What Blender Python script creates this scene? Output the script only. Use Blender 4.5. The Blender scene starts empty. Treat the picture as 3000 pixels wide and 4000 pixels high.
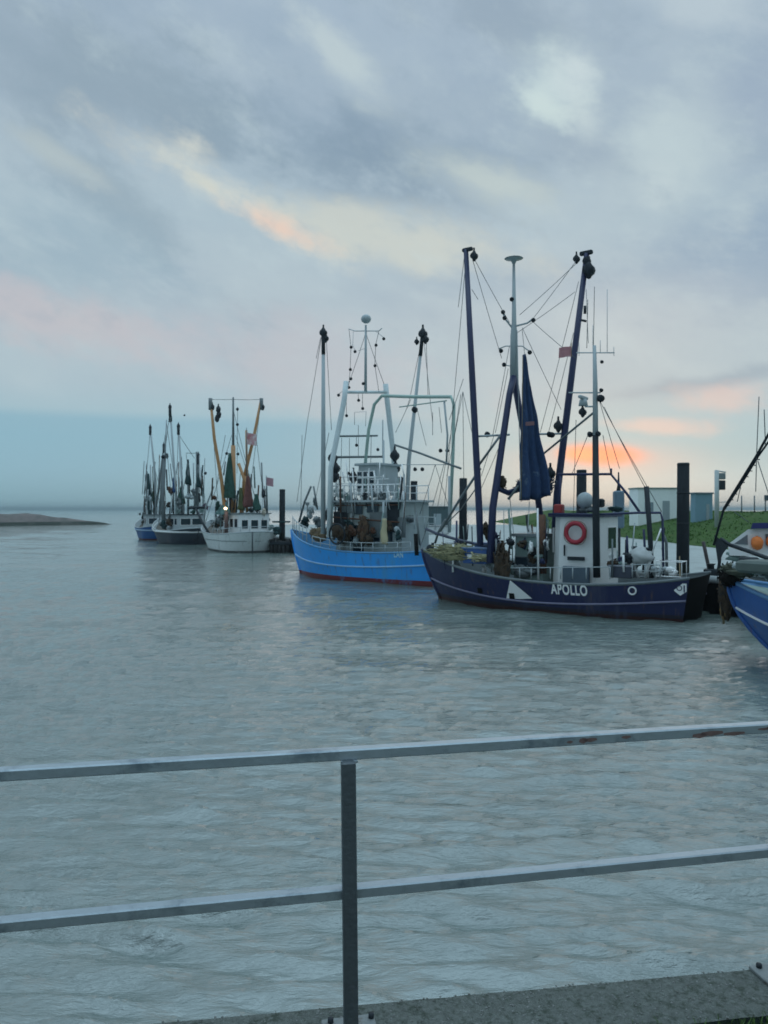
import bpy, bmesh, math, random
import numpy as np
from mathutils import Vector, Matrix, noise
random.seed(7)
S = bpy.context.scene
COL = S.collection
R = math.radians
CAMZ = 3.6            # eye height above the water
F = 3000.0            # focal length in photo pixels (photo is 3000 wide)
HOR = 1990.0          # horizon row in the photo

# ------------------------------------------------------------------ camera
cam_d = bpy.data.cameras.new('camera'); cam = bpy.data.objects.new('camera', cam_d); COL.objects.link(cam)
cam.location = (0, 0, CAMZ); cam.rotation_euler = (R(90), 0, 0)
cam_d.sensor_fit = 'HORIZONTAL'; cam_d.sensor_width = 36.0; cam_d.lens = 36.0 * F / 3000.0
cam_d.shift_y = -(HOR - 2000.0) / 3000.0 * -1.0
cam_d.clip_start = 0.1; cam_d.clip_end = 20000
cam_d.dof.use_dof = True; cam_d.dof.focus_distance = 4.2; cam_d.dof.aperture_fstop = 36.0 / 1000 / 0.0062
S.camera = cam
S.render.resolution_x = 768; S.render.resolution_y = 1024
S.view_settings.view_transform = 'Standard'
try: S.view_settings.look = 'None'
except Exception: pass
S.view_settings.exposure = 0.31; S.view_settings.gamma = 1.0

def lin(r, g, b):
    f = lambda c: (c/255)/12.92 if c/255 <= .04045 else ((c/255+.055)/1.055)**2.4
    return (f(r), f(g), f(b))

# ------------------------------------------------------------------ world: overcast dusk sky
SUN_AZ = math.atan((2335-1500)/3000.0); SUN_EL = R(4.0)
W = bpy.data.worlds.new('World'); S.world = W; W.use_nodes = True
nt = W.node_tree; nt.nodes.clear()
def N(t, **k):
    n = nt.nodes.new(t)
    for a, v in k.items(): setattr(n, a, v)
    return n
def L(a, b): nt.links.new(a, b)
def mth(op, a, b=None, clamp=False):
    n = N('ShaderNodeMath', operation=op); n.use_clamp = clamp
    for i, v in enumerate((a, b)):
        if v is None: continue
        if isinstance(v, (int, float)): n.inputs[i].default_value = v
        else: L(v, n.inputs[i])
    return n.outputs[0]
tc = N('ShaderNodeTexCoord'); sep = N('ShaderNodeSeparateXYZ'); L(tc.outputs['Generated'], sep.inputs[0])
az = mth('ARCTAN2', sep.outputs[0], sep.outputs[1]); el = mth('ARCSINE', sep.outputs[2])
cmb = N('ShaderNodeCombineXYZ'); L(az, cmb.inputs[0]); L(el, cmb.inputs[1])
def mapping(vec, loc=(0,0,0), rot=0, scale=(1,1,1), vt='TEXTURE'):
    m = N('ShaderNodeMapping', vector_type=vt); L(vec, m.inputs[0])
    m.inputs['Location'].default_value = loc; m.inputs['Rotation'].default_value = (0,0,rot); m.inputs['Scale'].default_value = scale
    return m.outputs[0]
def noise_n(vec, scale, detail=4, rough=.55, w=0.0):
    n = N('ShaderNodeTexNoise', noise_dimensions='4D'); L(vec, n.inputs['Vector'])
    n.inputs['Scale'].default_value = scale; n.inputs['Detail'].default_value = detail
    n.inputs['Roughness'].default_value = rough; n.inputs['W'].default_value = w
    return n
def mixc(fac, a, b):
    n = N('ShaderNodeMix', data_type='RGBA')
    if isinstance(fac, (int, float)): n.inputs[0].default_value = fac
    else: L(fac, n.inputs[0])
    for s, v in ((n.inputs[6], a), (n.inputs[7], b)):
        if isinstance(v, tuple): s.default_value = (*v, 1)
        else: L(v, s)
    return n.outputs[2]
def rng(v, a, b, c=0.0, d=1.0, smooth=True):
    n = N('ShaderNodeMapRange'); n.interpolation_type = 'SMOOTHSTEP' if smooth else 'LINEAR'
    L(v, n.inputs[0])
    for i, q in enumerate((a, b, c, d)): n.inputs[i+1].default_value = q
    return n.outputs[0]
# domain warp
m1 = mapping(cmb.outputs[0], rot=R(-14), scale=(2.6, 1, 1))
nz = noise_n(m1, 5.0, 5, .55, 3.1)
vs = N('ShaderNodeVectorMath', operation='SUBTRACT'); L(nz.outputs['Color'], vs.inputs[0]); vs.inputs[1].default_value = (.5, .5, .5)
vm = N('ShaderNodeVectorMath', operation='MULTIPLY'); L(vs.outputs[0], vm.inputs[0]); vm.inputs[1].default_value = (.10, .06, 0)
va = N('ShaderNodeVectorMath', operation='ADD'); L(cmb.outputs[0], va.inputs[0]); L(vm.outputs[0], va.inputs[1])
wv = va.outputs[0]
wsep = N('ShaderNodeSeparateXYZ'); L(wv, wsep.inputs[0])
# vertical gradient of the cloud deck
ramp = N('ShaderNodeValToRGB'); cr = ramp.color_ramp
elf = mth('DIVIDE', wsep.outputs[1], R(40)); L(elf, ramp.inputs[0])
stops = [(0.0, (131,165,178)), (.06, (142,172,186)), (.13, (142,173,188)), (.22, (158,174,187)), (.34, (166,177,188)), (.5, (160,175,188)), (.68, (154,168,184)), (1.0, (152,167,188))]
cr.elements[0].position = 0; cr.elements[0].color = (*lin(*stops[0][1]), 1)
cr.elements[1].position = 1; cr.elements[1].color = (*lin(*stops[-1][1]), 1)
for p, c in stops[1:-1]:
    e = cr.elements.new(p); e.color = (*lin(*c), 1)
col = ramp.outputs[0]
n2 = noise_n(mapping(wv, rot=R(-18), scale=(1.6, .9, 1)), 8.0, 7, .6, 9.4)
f2 = rng(n2.outputs[0], .36, .68)
f2 = mth('MULTIPLY', f2, rng(el, R(4), R(12)))
col = mixc(mth('MULTIPLY', f2, .26), col, lin(180,190,196))
n3 = noise_n(mapping(wv, rot=R(-10), scale=(1.9, .9, 1)), 5.0, 5, .55, 21.0)
col = mixc(mth('MULTIPLY', mth('MULTIPLY', rng(n3.outputs[0], .46, .68), rng(el, R(6), R(14))), .45), col, lin(132,150,172))
sm_ = N('ShaderNodeMix', data_type='VECTOR'); sm_.inputs[0].default_value = .3; L(cmb.outputs[0], sm_.inputs[4]); L(wv, sm_.inputs[5]); soft = sm_.outputs[1]
def blob(dx, dy, rx, ry, rot, c, s, vec=None):
    global col
    a = math.atan((dx-829.5)/1659.0); e = math.atan((1100.5-dy)/1659.0*math.cos(a))
    m = mapping(vec or wv, loc=(a, e, 0), rot=R(rot), scale=(rx/1659.0, ry/1659.0, 1))
    ln = N('ShaderNodeVectorMath', operation='LENGTH'); L(m, ln.inputs[0])
    k = rng(mth('ADD', ln.outputs['Value'], ragged if vec is None else 0.0), 1.05, 0.0, 0.0, s)
    col = mixc(k, col, lin(*c))
nr_ = noise_n(mapping(cmb.outputs[0], rot=R(-18), scale=(1.5, .8, 1)), 11.0, 8, .62, 5.5)
ragged = mth('MULTIPLY', mth('SUBTRACT', nr_.outputs[0], .5), 3.2)
# darker cloud banks
blob(760, 330, 560, 130, -8, (120,139,160), .85)
blob(480, 260, 460, 130, -14, (133,150,166), .7)
blob(250, 420, 280, 70, -38, (132,149,165), .6)
blob(130, 130, 460, 190, -10, (139,154,170), .65)
blob(1130, 50, 480, 90, -12, (134,149,167), .65)
blob(1250, 300, 260, 60, -24, (138,153,172), .6)
blob(1600, 540, 330, 200, -10, (128,149,174), .7)
blob(1620, 180, 120, 160, -10, (138,153,176), .6)
blob(150, 560, 420, 120, -14, (142,162,178), .6)
blob(1080, 620, 300, 70, -6, (144,160,178), .5)
blob(1500, 828, 360, 26, 3, (136,154,172), .8)
# bright breaks
blob(130, 335, 130, 28, -20, (176,183,185), .55)
blob(500, 440, 280, 60, -22, (196,196,192), 1.0)
blob(430, 405, 130, 26, -24, (196,195,188), .7)
blob(780, 500, 420, 80, -8, (188,190,187), .9)
blob(570, 488, 160, 40, -18, (216,192,180), .85)
blob(605, 505, 80, 18, -20, (218,188,176), .5)
blob(1190, 170, 170, 110, 25, (186,199,203), .85)
blob(1235, 140, 90, 70, 0, (192,200,206), .6)
blob(1430, 340, 170, 170, -10, (178,190,197), .8)
blob(1420, 400, 90, 60, -10, (184,194,200), .6)
blob(700, 115, 230, 50, -34, (180,190,196), .8)
blob(1170, 225, 110, 30, -30, (190,202,204), .8)
blob(1260, 250, 60, 60, 0, (188,198,202), .7)
blob(1060, 385, 240, 60, -18, (184,192,192), .75)
blob(1560, 20, 240, 60, -20, (178,188,198), .7)
blob(1400, 680, 300, 110, 0, (172,180,190), .5)
# pinks near the set sun
blob(170, 700, 380, 70, -6, (186,176,182), .7)
blob(540, 770, 640, 110, -6, (176,174,184), .6)
blob(1430, 915, 150, 24, -4, (212,182,178), .6)
blob(1580, 850, 130, 32, -6, (206,180,178), .6)
blob(900, 930, 420, 110, 0, (166,176,186), .4)
bandm = mth('MULTIPLY', rng(el, math.atan(205/1659), math.atan(178/1659)), rng(az, math.atan(240/1659), math.atan(-60/1659)))
col = mixc(mth('MULTIPLY', bandm, .72), col, lin(124,161,182))
low = mth('MULTIPLY', rng(el, R(3.2), R(.1)), rng(az, math.atan(300/1659), math.atan(-60/1659)))
col = mixc(mth('MULTIPLY', low, .6), col, lin(120,154,168))
blob(1500, 1040, 560, 60, 0, (160,186,198), .7, cmb.outputs[0])
blob(1290, 995, 260, 56, 0, (196,176,180), .7, soft)
blob(1300, 982, 120, 34, -3, (244,140,122), 1.0, soft)
blob(1295, 980, 100, 28, -3, (252,146,120), 1.0, soft)
blob(1252, 980, 60, 22, -2, (250,162,128), .8, soft)
# outside the picture: unseen overhead sky brightened several times to lift level surfaces
boost = rng(el, R(34), R(88), 1.0, 4.2)
below = rng(el, R(-1.0), R(-12), 1.0, .5)
back = rng(mth('ABSOLUTE', az), R(55), R(140), 1.0, .85)
bo = mth('MULTIPLY', mth('MULTIPLY', boost, below), back)
n5 = noise_n(mapping(wv, rot=R(-22), scale=(1.6, .8, 1)), 15.0, 8, .62, 40.0)
hi = rng(el, R(5), R(12))
col = mixc(mth('MULTIPLY', mth('MULTIPLY', rng(n5.outputs[0], .50, .72), hi), .30), col, lin(184,196,202))
col = mixc(mth('MULTIPLY', mth('MULTIPLY', rng(n5.outputs[0], .48, .28), hi), .32), col, lin(134,152,170))
tn = N('ShaderNodeVectorMath', operation='MULTIPLY'); L(col, tn.inputs[0]); tn.inputs[1].default_value = (.965, 1.015, .99)
tz = N('ShaderNodeVectorMath', operation='MULTIPLY'); L(col, tz.inputs[0]); tz.inputs[1].default_value = (.90, 1.045, .985)
col = mixc(rng(el, R(32), R(60)), tn.outputs[0], tz.outputs[0])
sc = N('ShaderNodeVectorMath', operation='SCALE'); L(col, sc.inputs[0]); L(mth('MULTIPLY', bo, 10.0), sc.inputs['Scale'])
sky = N('ShaderNodeTexSky'); sky.sky_type = 'NISHITA'; sky.sun_disc = False; sky.sun_elevation = SUN_EL; sky.sun_rotation = SUN_AZ
mx = mixc(.94, sky.outputs[0], sc.outputs[0])
bg = N('ShaderNodeBackground'); L(mx, bg.inputs[0]); bg.inputs[1].default_value = 0.1
wo = N('ShaderNodeOutputWorld'); L(bg.outputs[0], wo.inputs[0])

# ------------------------------------------------------------------ sun (just down, veiled by cloud)
sl = bpy.data.lights.new('sun', 'SUN'); so = bpy.data.objects.new('sun', sl); COL.objects.link(so)
sl.energy = 0.16; sl.angle = R(50); sl.color = (1.0, .82, .70)
sd = Vector((math.sin(SUN_AZ)*math.cos(SUN_EL), math.cos(SUN_AZ)*math.cos(SUN_EL), math.sin(SUN_EL)))
so.rotation_euler = (-sd).to_track_quat('-Z', 'Y').to_euler(); so.location = (0, 0, 60)

# ------------------------------------------------------------------ materials
MATS = {}
def mat(name, c, rough=.6, metal=0.0, var=.25, scale=6.0, bump=.0, c2=None, patch=.5, emit=None, spec=.5, band=None, streak=False, weep=0):
    """weathered paint / metal / cloth: base colour with noise wear (c2), soft value drift and bump"""
    if name in MATS: return MATS[name]
    m = bpy.data.materials.new(name); m.use_nodes = True; t = m.node_tree; n = t.nodes; l = t.links
    b = n['Principled BSDF']; MATS[name] = m
    b.inputs['Roughness'].default_value = rough; b.inputs['Metallic'].default_value = metal
    b.inputs['Specular IOR Level'].default_value = spec
    co = n.new('ShaderNodeTexCoord')
    mp = n.new('ShaderNodeMapping'); l.new(co.outputs['Object'], mp.inputs[0])
    mp.inputs['Scale'].default_value = (1, 1, .25) if streak else (1, 1, 1)
    nz = n.new('ShaderNodeTexNoise'); l.new(mp.outputs[0], nz.inputs['Vector']); nz.inputs['Scale'].default_value = scale; nz.inputs['Detail'].default_value = 6; nz.inputs['Roughness'].default_value = .65
    base = n.new('ShaderNodeMix'); base.data_type = 'RGBA'
    base.inputs[6].default_value = (*[min(1, v*(1-var)) for v in c], 1); base.inputs[7].default_value = (*[min(1, v*(1+var)) for v in c], 1)
    l.new(nz.outputs[0], base.inputs[0]); out = base.outputs[2]
    if band:                       # painted bands by height above the water: [(z, colour), ...] from the bottom up
        sp = n.new('ShaderNodeSeparateXYZ'); l.new(co.outputs['Object'], sp.inputs[0])
        for z, bc in band:
            g = n.new('ShaderNodeMath'); g.operation = 'LESS_THAN'; l.new(sp.outputs[2], g.inputs[0]); g.inputs[1].default_value = z
            q = n.new('ShaderNodeMix'); q.data_type = 'RGBA'; l.new(g.outputs[0], q.inputs[0]); l.new(out, q.inputs[6]); q.inputs[7].default_value = (*bc, 1); out = q.outputs[2]
    if c2:
        n2 = n.new('ShaderNodeTexNoise'); l.new(mp.outputs[0], n2.inputs['Vector']); n2.inputs['Scale'].default_value = scale*.6; n2.inputs['Detail'].default_value = 8; n2.inputs['Roughness'].default_value = .7
        mr = n.new('ShaderNodeMapRange'); l.new(n2.outputs[0], mr.inputs[0]); mr.inputs[1].default_value = 1-patch; mr.inputs[2].default_value = min(1.0, 1-patch+.14)
        q = n.new('ShaderNodeMix'); q.data_type = 'RGBA'; l.new(mr.outputs[0], q.inputs[0]); l.new(out, q.inputs[6]); q.inputs[7].default_value = (*c2, 1); out = q.outputs[2]
    if weep:
        mw = n.new('ShaderNodeMapping'); l.new(co.outputs['Object'], mw.inputs[0]); mw.inputs['Scale'].default_value = (7, 7, .5)
        nw = n.new('ShaderNodeTexNoise'); nw.inputs['Scale'].default_value = 1.0; nw.inputs['Detail'].default_value = 5; l.new(mw.outputs[0], nw.inputs['Vector'])
        rw = n.new('ShaderNodeMapRange'); l.new(nw.outputs[0], rw.inputs[0]); rw.inputs[1].default_value = .60; rw.inputs[2].default_value = .74; rw.inputs[4].default_value = weep
        q = n.new('ShaderNodeMix'); q.data_type = 'RGBA'; l.new(rw.outputs[0], q.inputs[0]); l.new(out, q.inputs[6]); q.inputs[7].default_value = (.13, .075, .05, 1); out = q.outputs[2]
    l.new(out, b.inputs['Base Color'])
    if bump:
        bp = n.new('ShaderNodeBump'); bp.inputs['Strength'].default_value = bump; bp.inputs['Distance'].default_value = .03
        n3 = n.new('ShaderNodeTexNoise'); l.new(co.outputs['Object'], n3.inputs['Vector']); n3.inputs['Scale'].default_value = scale*4; n3.inputs['Detail'].default_value = 6
        l.new(n3.outputs[0], bp.inputs['Height']); l.new(bp.outputs[0], b.inputs['Normal'])
    if emit:
        b.inputs['Emission Color'].default_value = (*emit[:3], 1); b.inputs['Emission Strength'].default_value = emit[3]
    return m
RUST = (.12, .05, .025)
NAVY = mat('navy_paint', (.018, .026, .085), .45, c2=(.05,.05,.08), patch=.42, var=.3, scale=2.2, streak=True)
NAVY_HULL = mat('navy_hull_paint', (.010, .016, .075), .5, c2=(.045,.05,.10), patch=.46, var=.3, scale=1.6, weep=.55, streak=True, band=[(.22, (.016,.014,.030)), (.10, (.045,.012,.012))])
BLUE_HULL = mat('bright_blue_hull_paint', (.035, .36, 1.0), .45, c2=(.07,.36,.74), patch=.46, var=.18, scale=1.4, weep=.55, streak=True, band=[(.20, (.20,.035,.04))])
ROYAL_HULL = mat('royal_blue_hull_paint', (.015, .10, .36), .4, c2=(.03,.10,.30), patch=.44, var=.2, scale=1.8, weep=.55, streak=True)
WHITE_HULL = mat('white_hull_paint', (.74, .80, .80), .5, c2=(.42,.46,.45), patch=.45, var=.08, scale=1.5, weep=.55, streak=True, band=[(.12, (.10,.11,.11))])
DARK_HULL = mat('dark_hull_paint', (.03, .04, .06), .5, c2=(.09,.05,.04), patch=.42, scale=1.6, streak=True)
FARBLUE_HULL = mat('deep_blue_hull_paint', (.02, .10, .30), .5, c2=(.05,.10,.18), patch=.42, scale=1.6, streak=True, band=[(.15, (.10,.03,.03))])
WHITE = mat('white_paint', (.80, .83, .83), .45, c2=(.42,.38,.32), patch=.36, var=.1, scale=3.0, streak=True)
WHITE2 = mat('clean_white_paint', (.84, .86, .86), .5, var=.06, scale=3)
PALE = mat('pale_grey_paint', (.40, .46, .48), .5, c2=(.28,.27,.25), patch=.38, var=.15, scale=4, streak=True)
GREYGREEN = mat('grey_green_paint', (.20, .29, .28), .55, c2=(.20,.16,.12), patch=.38, var=.2, scale=4)
GREY = mat('grey_paint', (.14, .17, .18), .55, c2=(.12,.08,.06), patch=.4, var=.25, scale=4)
DARK = mat('dark_steel', (.020, .028, .036), .6, .0, spec=.3, c2=RUST, patch=.36, var=.35, scale=5)
BLACK = mat('black_rubber', (.010,.011,.012), .85, spec=.15, var=.4, scale=8, bump=.3)
BLUEP = mat('blue_paint', (.03, .09, .30), .45, var=.2, scale=4)
BLUEC = mat('blue_canvas', (.022, .055, .14), .8, var=.45, scale=5, bump=.5, c2=(.16,.24,.30), patch=.40)
REDP = mat('red_paint', (.33, .03, .03), .5, var=.2, scale=4)
BUOY = mat('red_buoy_cover', (.36, .025, .045), .6, var=.2, scale=6)
ORANGE = mat('orange_paint', (.85, .23, .05), .6, var=.12, scale=6)
YELLOW = mat('dull_yellow_paint', (.42, .36, .16), .6, var=.2)
TAN = mat('tan_varnish_paint', (.46, .24, .10), .5, c2=(.26,.13,.06), patch=.42, var=.25, scale=4)
RUSTM = mat('rusty_steel', (.13, .06, .035), .8, c2=(.05,.03,.025), patch=.5, var=.4, scale=6, bump=.4)
WIRE = mat('wire_rope', (.10, .12, .13), .6, .2, var=.2)
ROPE = mat('manila_rope', (.22, .17, .10), .9, var=.3, scale=20)
NETO = mat('olive_netting', (.28, .27, .15), .95, c2=(.10,.12,.08), patch=.5, var=.5, scale=12, bump=.6)
NETB = mat('brown_netting', (.06, .04, .024), .95, c2=(.02,.02,.02), patch=.5, var=.5, scale=12, bump=.6)
NETG = mat('green_netting', (.04, .11, .09), .95, c2=(.02,.05,.04), patch=.5, var=.5, scale=10, bump=.6)
NETD = mat('dark_green_netting', (.02, .055, .06), .95, var=.5, scale=10, bump=.6)
NETR = mat('red_brown_netting', (.20, .08, .07), .95, c2=(.08,.04,.04), patch=.5, var=.4, scale=10, bump=.6)
GLASS = mat('dark_window_glass', (.02, .035, .05), .08, var=.1)
DECKM = mat('deck_planks', (.11, .10, .085), .8, var=.3, scale=5, bump=.3)
PILEM = mat('tarred_timber', (.022, .028, .034), .85, spec=.2, c2=(.06,.07,.07), patch=.42, var=.5, scale=5, bump=.6, streak=True, band=[(1.6, (.012,.018,.015))])
GALV = mat('galvanised_steel', (.36, .42, .46), .38, .45, c2=(.20,.25,.29), patch=.48, var=.18, scale=14, bump=.06)
POSTM = mat('weathered_post_steel', (.11, .13, .145), .5, .4, c2=(.14,.13,.11), patch=.42, var=.3, scale=14, bump=.12, streak=True)
LAMP = mat('lit_lamp', (.9, .8, .5), .4, emit=(1.0, .72, .38, 5.0))

# ------------------------------------------------------------------ mesh tools
class MB:
    def __init__(s): s.v = []; s.f = []; s.sm = []
    def add(s, vs, fs, smooth=False):
        o = len(s.v); s.v += [tuple(v) for v in vs]; s.f += [tuple(i+o for i in f) for f in fs]; s.sm += [smooth]*len(fs); return s
    def box(s, c, d, rz=0.0, bev=0.0, taper=1.0):
        hx, hy, hz = d[0]/2, d[1]/2, d[2]/2; cz, sz = math.cos(rz), math.sin(rz)
        bev = min(bev, hx*.45, hy*.45, hz*.45)
        rings = []
        prof = [(-hz, bev), (-hz+bev, 0), (hz-bev, 0), (hz, bev)] if bev else [(-hz, 0), (hz, 0)]
        for z, ins in prof:
            k = 1 + (taper-1)*(z+hz)/(2*hz) ; ax, ay = hx*k-ins, hy*k-ins; q = bev if bev else 0
            if bev: pts = [(-ax, -ay+q), (-ax+q, -ay), (ax-q, -ay), (ax, -ay+q), (ax, ay-q), (ax-q, ay), (-ax+q, ay), (-ax, ay-q)]
            else: pts = [(-ax,-ay), (ax,-ay), (ax,ay), (-ax,ay)]
            rings.append([(c[0]+x*cz-y*sz, c[1]+x*sz+y*cz, c[2]+z) for x, y in pts])
        n = len(rings[0]); vs = [p for r in rings for p in r]; fs = []
        for i in range(len(rings)-1):
            for j in range(n): fs.append((i*n+j, i*n+(j+1)%n, (i+1)*n+(j+1)%n, (i+1)*n+j))
        fs.append(tuple(range(n-1, -1, -1))); fs.append(tuple((len(rings)-1)*n+j for j in range(n)))
        return s.add(vs, fs)
    def tube(s, pts, r, n=8, r2=None, cap=True):
        pts = [Vector(p) for p in pts]
        if len(pts) < 2: return s
        rs = r if isinstance(r, (list, tuple)) else [r + ((r2 if r2 is not None else r)-r)*i/(len(pts)-1) for i in range(len(pts))]
        vs = []; up = Vector((0, 0, 1)); prev = None
        for i, p in enumerate(pts):
            d = (pts[min(i+1, len(pts)-1)] - pts[max(i-1, 0)])
            d = d.normalized() if d.length > 1e-9 else Vector((0,0,1))
            if prev is None: a = d.cross(up if abs(d.z) < .95 else Vector((1,0,0))).normalized()
            else:
                a = prev - d*prev.dot(d)
                a = a.normalized() if a.length > 1e-6 else d.orthogonal().normalized()
            prev = a; b = d.cross(a)
            for k in range(n):
                t = 2*math.pi*k/n; vs.append(p + (a*math.cos(t) + b*math.sin(t))*rs[i])
        fs = []
        for i in range(len(pts)-1):
            for k in range(n): fs.append((i*n+k, i*n+(k+1)%n, (i+1)*n+(k+1)%n, (i+1)*n+k))
        if cap: fs.append(tuple(range(n-1, -1, -1))); fs.append(tuple((len(pts)-1)*n+k for k in range(n)))
        return s.add(vs, fs, True)
    def ball(s, c, r, n=10, m=7, noise_a=0.0, seed=0):
        rx, ry, rz = r if isinstance(r, (tuple, list)) else (r, r, r); vs = []; fs = []
        for i in range(m+1):
            ph = math.pi*i/m
            for j in range(n):
                th = 2*math.pi*j/n; d = Vector((math.sin(ph)*math.cos(th), math.sin(ph)*math.sin(th), math.cos(ph)))
                k = 1 + noise_a*noise.noise(d*2.3 + Vector((seed*3.1, seed, 0)))*2
                vs.append((c[0]+d.x*rx*k, c[1]+d.y*ry*k, c[2]+d.z*rz*k))
        for i in range(m):
            for j in range(n): fs.append((i*n+j, (i+1)*n+j, (i+1)*n+(j+1)%n, i*n+(j+1)%n))
        return s.add(vs, fs, True)
    def disc(s, c, axis, r, h, n=16, r2=None):
        a = Vector(axis).normalized()*h/2; c = Vector(c)
        return s.tube([c-a, c+a], r, n, r2 if r2 is not None else r)
    def torus(s, c, axis, R1, r, n=24, m=8):
        ax = Vector(axis).normalized(); u = ax.orthogonal().normalized(); w = ax.cross(u); c = Vector(c); vs = []; fs = []
        for i in range(n):
            t = 2*math.pi*i/n; d = u*math.cos(t)+w*math.sin(t)
            for j in range(m):
                q = 2*math.pi*j/m; vs.append(c + d*(R1+r*math.cos(q)) + ax*r*math.sin(q))
        for i in range(n):
            for j in range(m): fs.append((i*m+j, ((i+1)%n)*m+j, ((i+1)%n)*m+(j+1)%m, i*m+(j+1)%m))
        return s.add(vs, fs, True)
    def build(s, name, m, parent=None):
        me = bpy.data.meshes.new(name); me.from_pydata(s.v, [], s.f); me.materials.append(m)
        me.polygons.foreach_set('use_smooth', s.sm); me.update()
        bm = bmesh.new(); bm.from_mesh(me); bmesh.ops.recalc_face_normals(bm, faces=bm.faces); bm.to_mesh(me); bm.free()
        o = bpy.data.objects.new(name, me); COL.objects.link(o)
        if parent: o.parent = parent
        return o
def tag(o, label=None, cat=None, group=None, kind=None):
    if label: o['label'] = label
    if cat: o['category'] = cat
    if group: o['group'] = group
    if kind: o['kind'] = kind
    return o
def empty(name, loc, rz=0.0):
    o = bpy.data.objects.new(name, None); COL.objects.link(o); o.location = loc; o.rotation_euler = (0, 0, rz); o.empty_display_size = .3
    return o
def wp(px, py, D): return Vector(((px-1500)/F*D, D, CAMZ + (HOR-py)/F*D))
def catenary(a, b, sag, n=10):
    a, b = Vector(a), Vector(b)
    return [a.lerp(b, i/n) - Vector((0, 0, 1))*sag*4*(i/n)*(1-i/n) for i in range(n+1)]
def tangle(mb, c, d, n, r, seed=0, seg=6, core=.72, hang=0.0):
    """a bundle of netting: a lumpy core with loose strands wrapped round and through it"""
    rd = random.Random(seed); c = Vector(c)
    if core: 
        for k in range(4):
            o = Vector((rd.uniform(-.4,.4)*d[0]/2, rd.uniform(-.4,.4)*d[1]/2, rd.uniform(-.45,.45)*d[2]/2))
            mb.ball(c+o, (d[0]/2*core*rd.uniform(.6,.9), d[1]/2*core*rd.uniform(.6,.9), d[2]/2*core*rd.uniform(.5,.8)), 12, 8, .28, seed+k)
    for i in range(n):
        def rp():
            v = Vector((rd.gauss(0,1), rd.gauss(0,1), rd.gauss(0,1))); v.normalize(); v *= rd.uniform(.55, 1.0)
            return Vector((c.x+v.x*d[0]/2, c.y+v.y*d[1]/2, c.z+v.z*d[2]/2))
        p = rp(); pts = [p]
        for k in range(seg):
            q = pts[-1].lerp(rp(), .33); q.z -= hang*rd.random(); pts.append(q)
        mb.tube(pts, r*rd.uniform(.6, 1.4), 5)
    return mb
def drape(top, bl, br, thick=.18, n=14, m=9, seed=0, fold=.10, w_top=.06):
    """hanging furled net or sail: pointed at the top, spreading in folds to the bottom edge"""
    mb = MB(); top, bl, br = Vector(top), Vector(bl), Vector(br)
    side = (br-bl).normalized(); nrm = side.cross(Vector((0,0,1))).normalized()
    vs = []; fs = []; K = 2*m
    for i in range(n+1):
        t = i/n; a = top.lerp(bl, t) - side*w_top*(1-t); b = top.lerp(br, t) + side*w_top*(1-t)
        jag = noise.noise(Vector((seed, t*3, 0)))*.10*t
        for j in range(K):
            ang = 2*math.pi*j/K; u = .5-.5*math.cos(ang); p = a.lerp(b, u)
            f = math.sin(u*19 + seed + t*2.2)*fold*(.3+t) + noise.noise(Vector((u*4, t*5, seed)))*fold
            p += nrm*(math.sin(ang)*thick*(.3+.7*t) + f) + side*jag
            if i == n: p.z += noise.noise(Vector((u*5, seed*2., 3)))*.25
            vs.append(p)
    for i in range(n):
        for j in range(K): fs.append((i*K+j, i*K+(j+1)%K, (i+1)*K+(j+1)%K, (i+1)*K+j))
    fs.append(tuple(range(K))); fs.append(tuple(n*K+j for j in range(K-1, -1, -1)))
    return mb.add(vs, fs, True)

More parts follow.
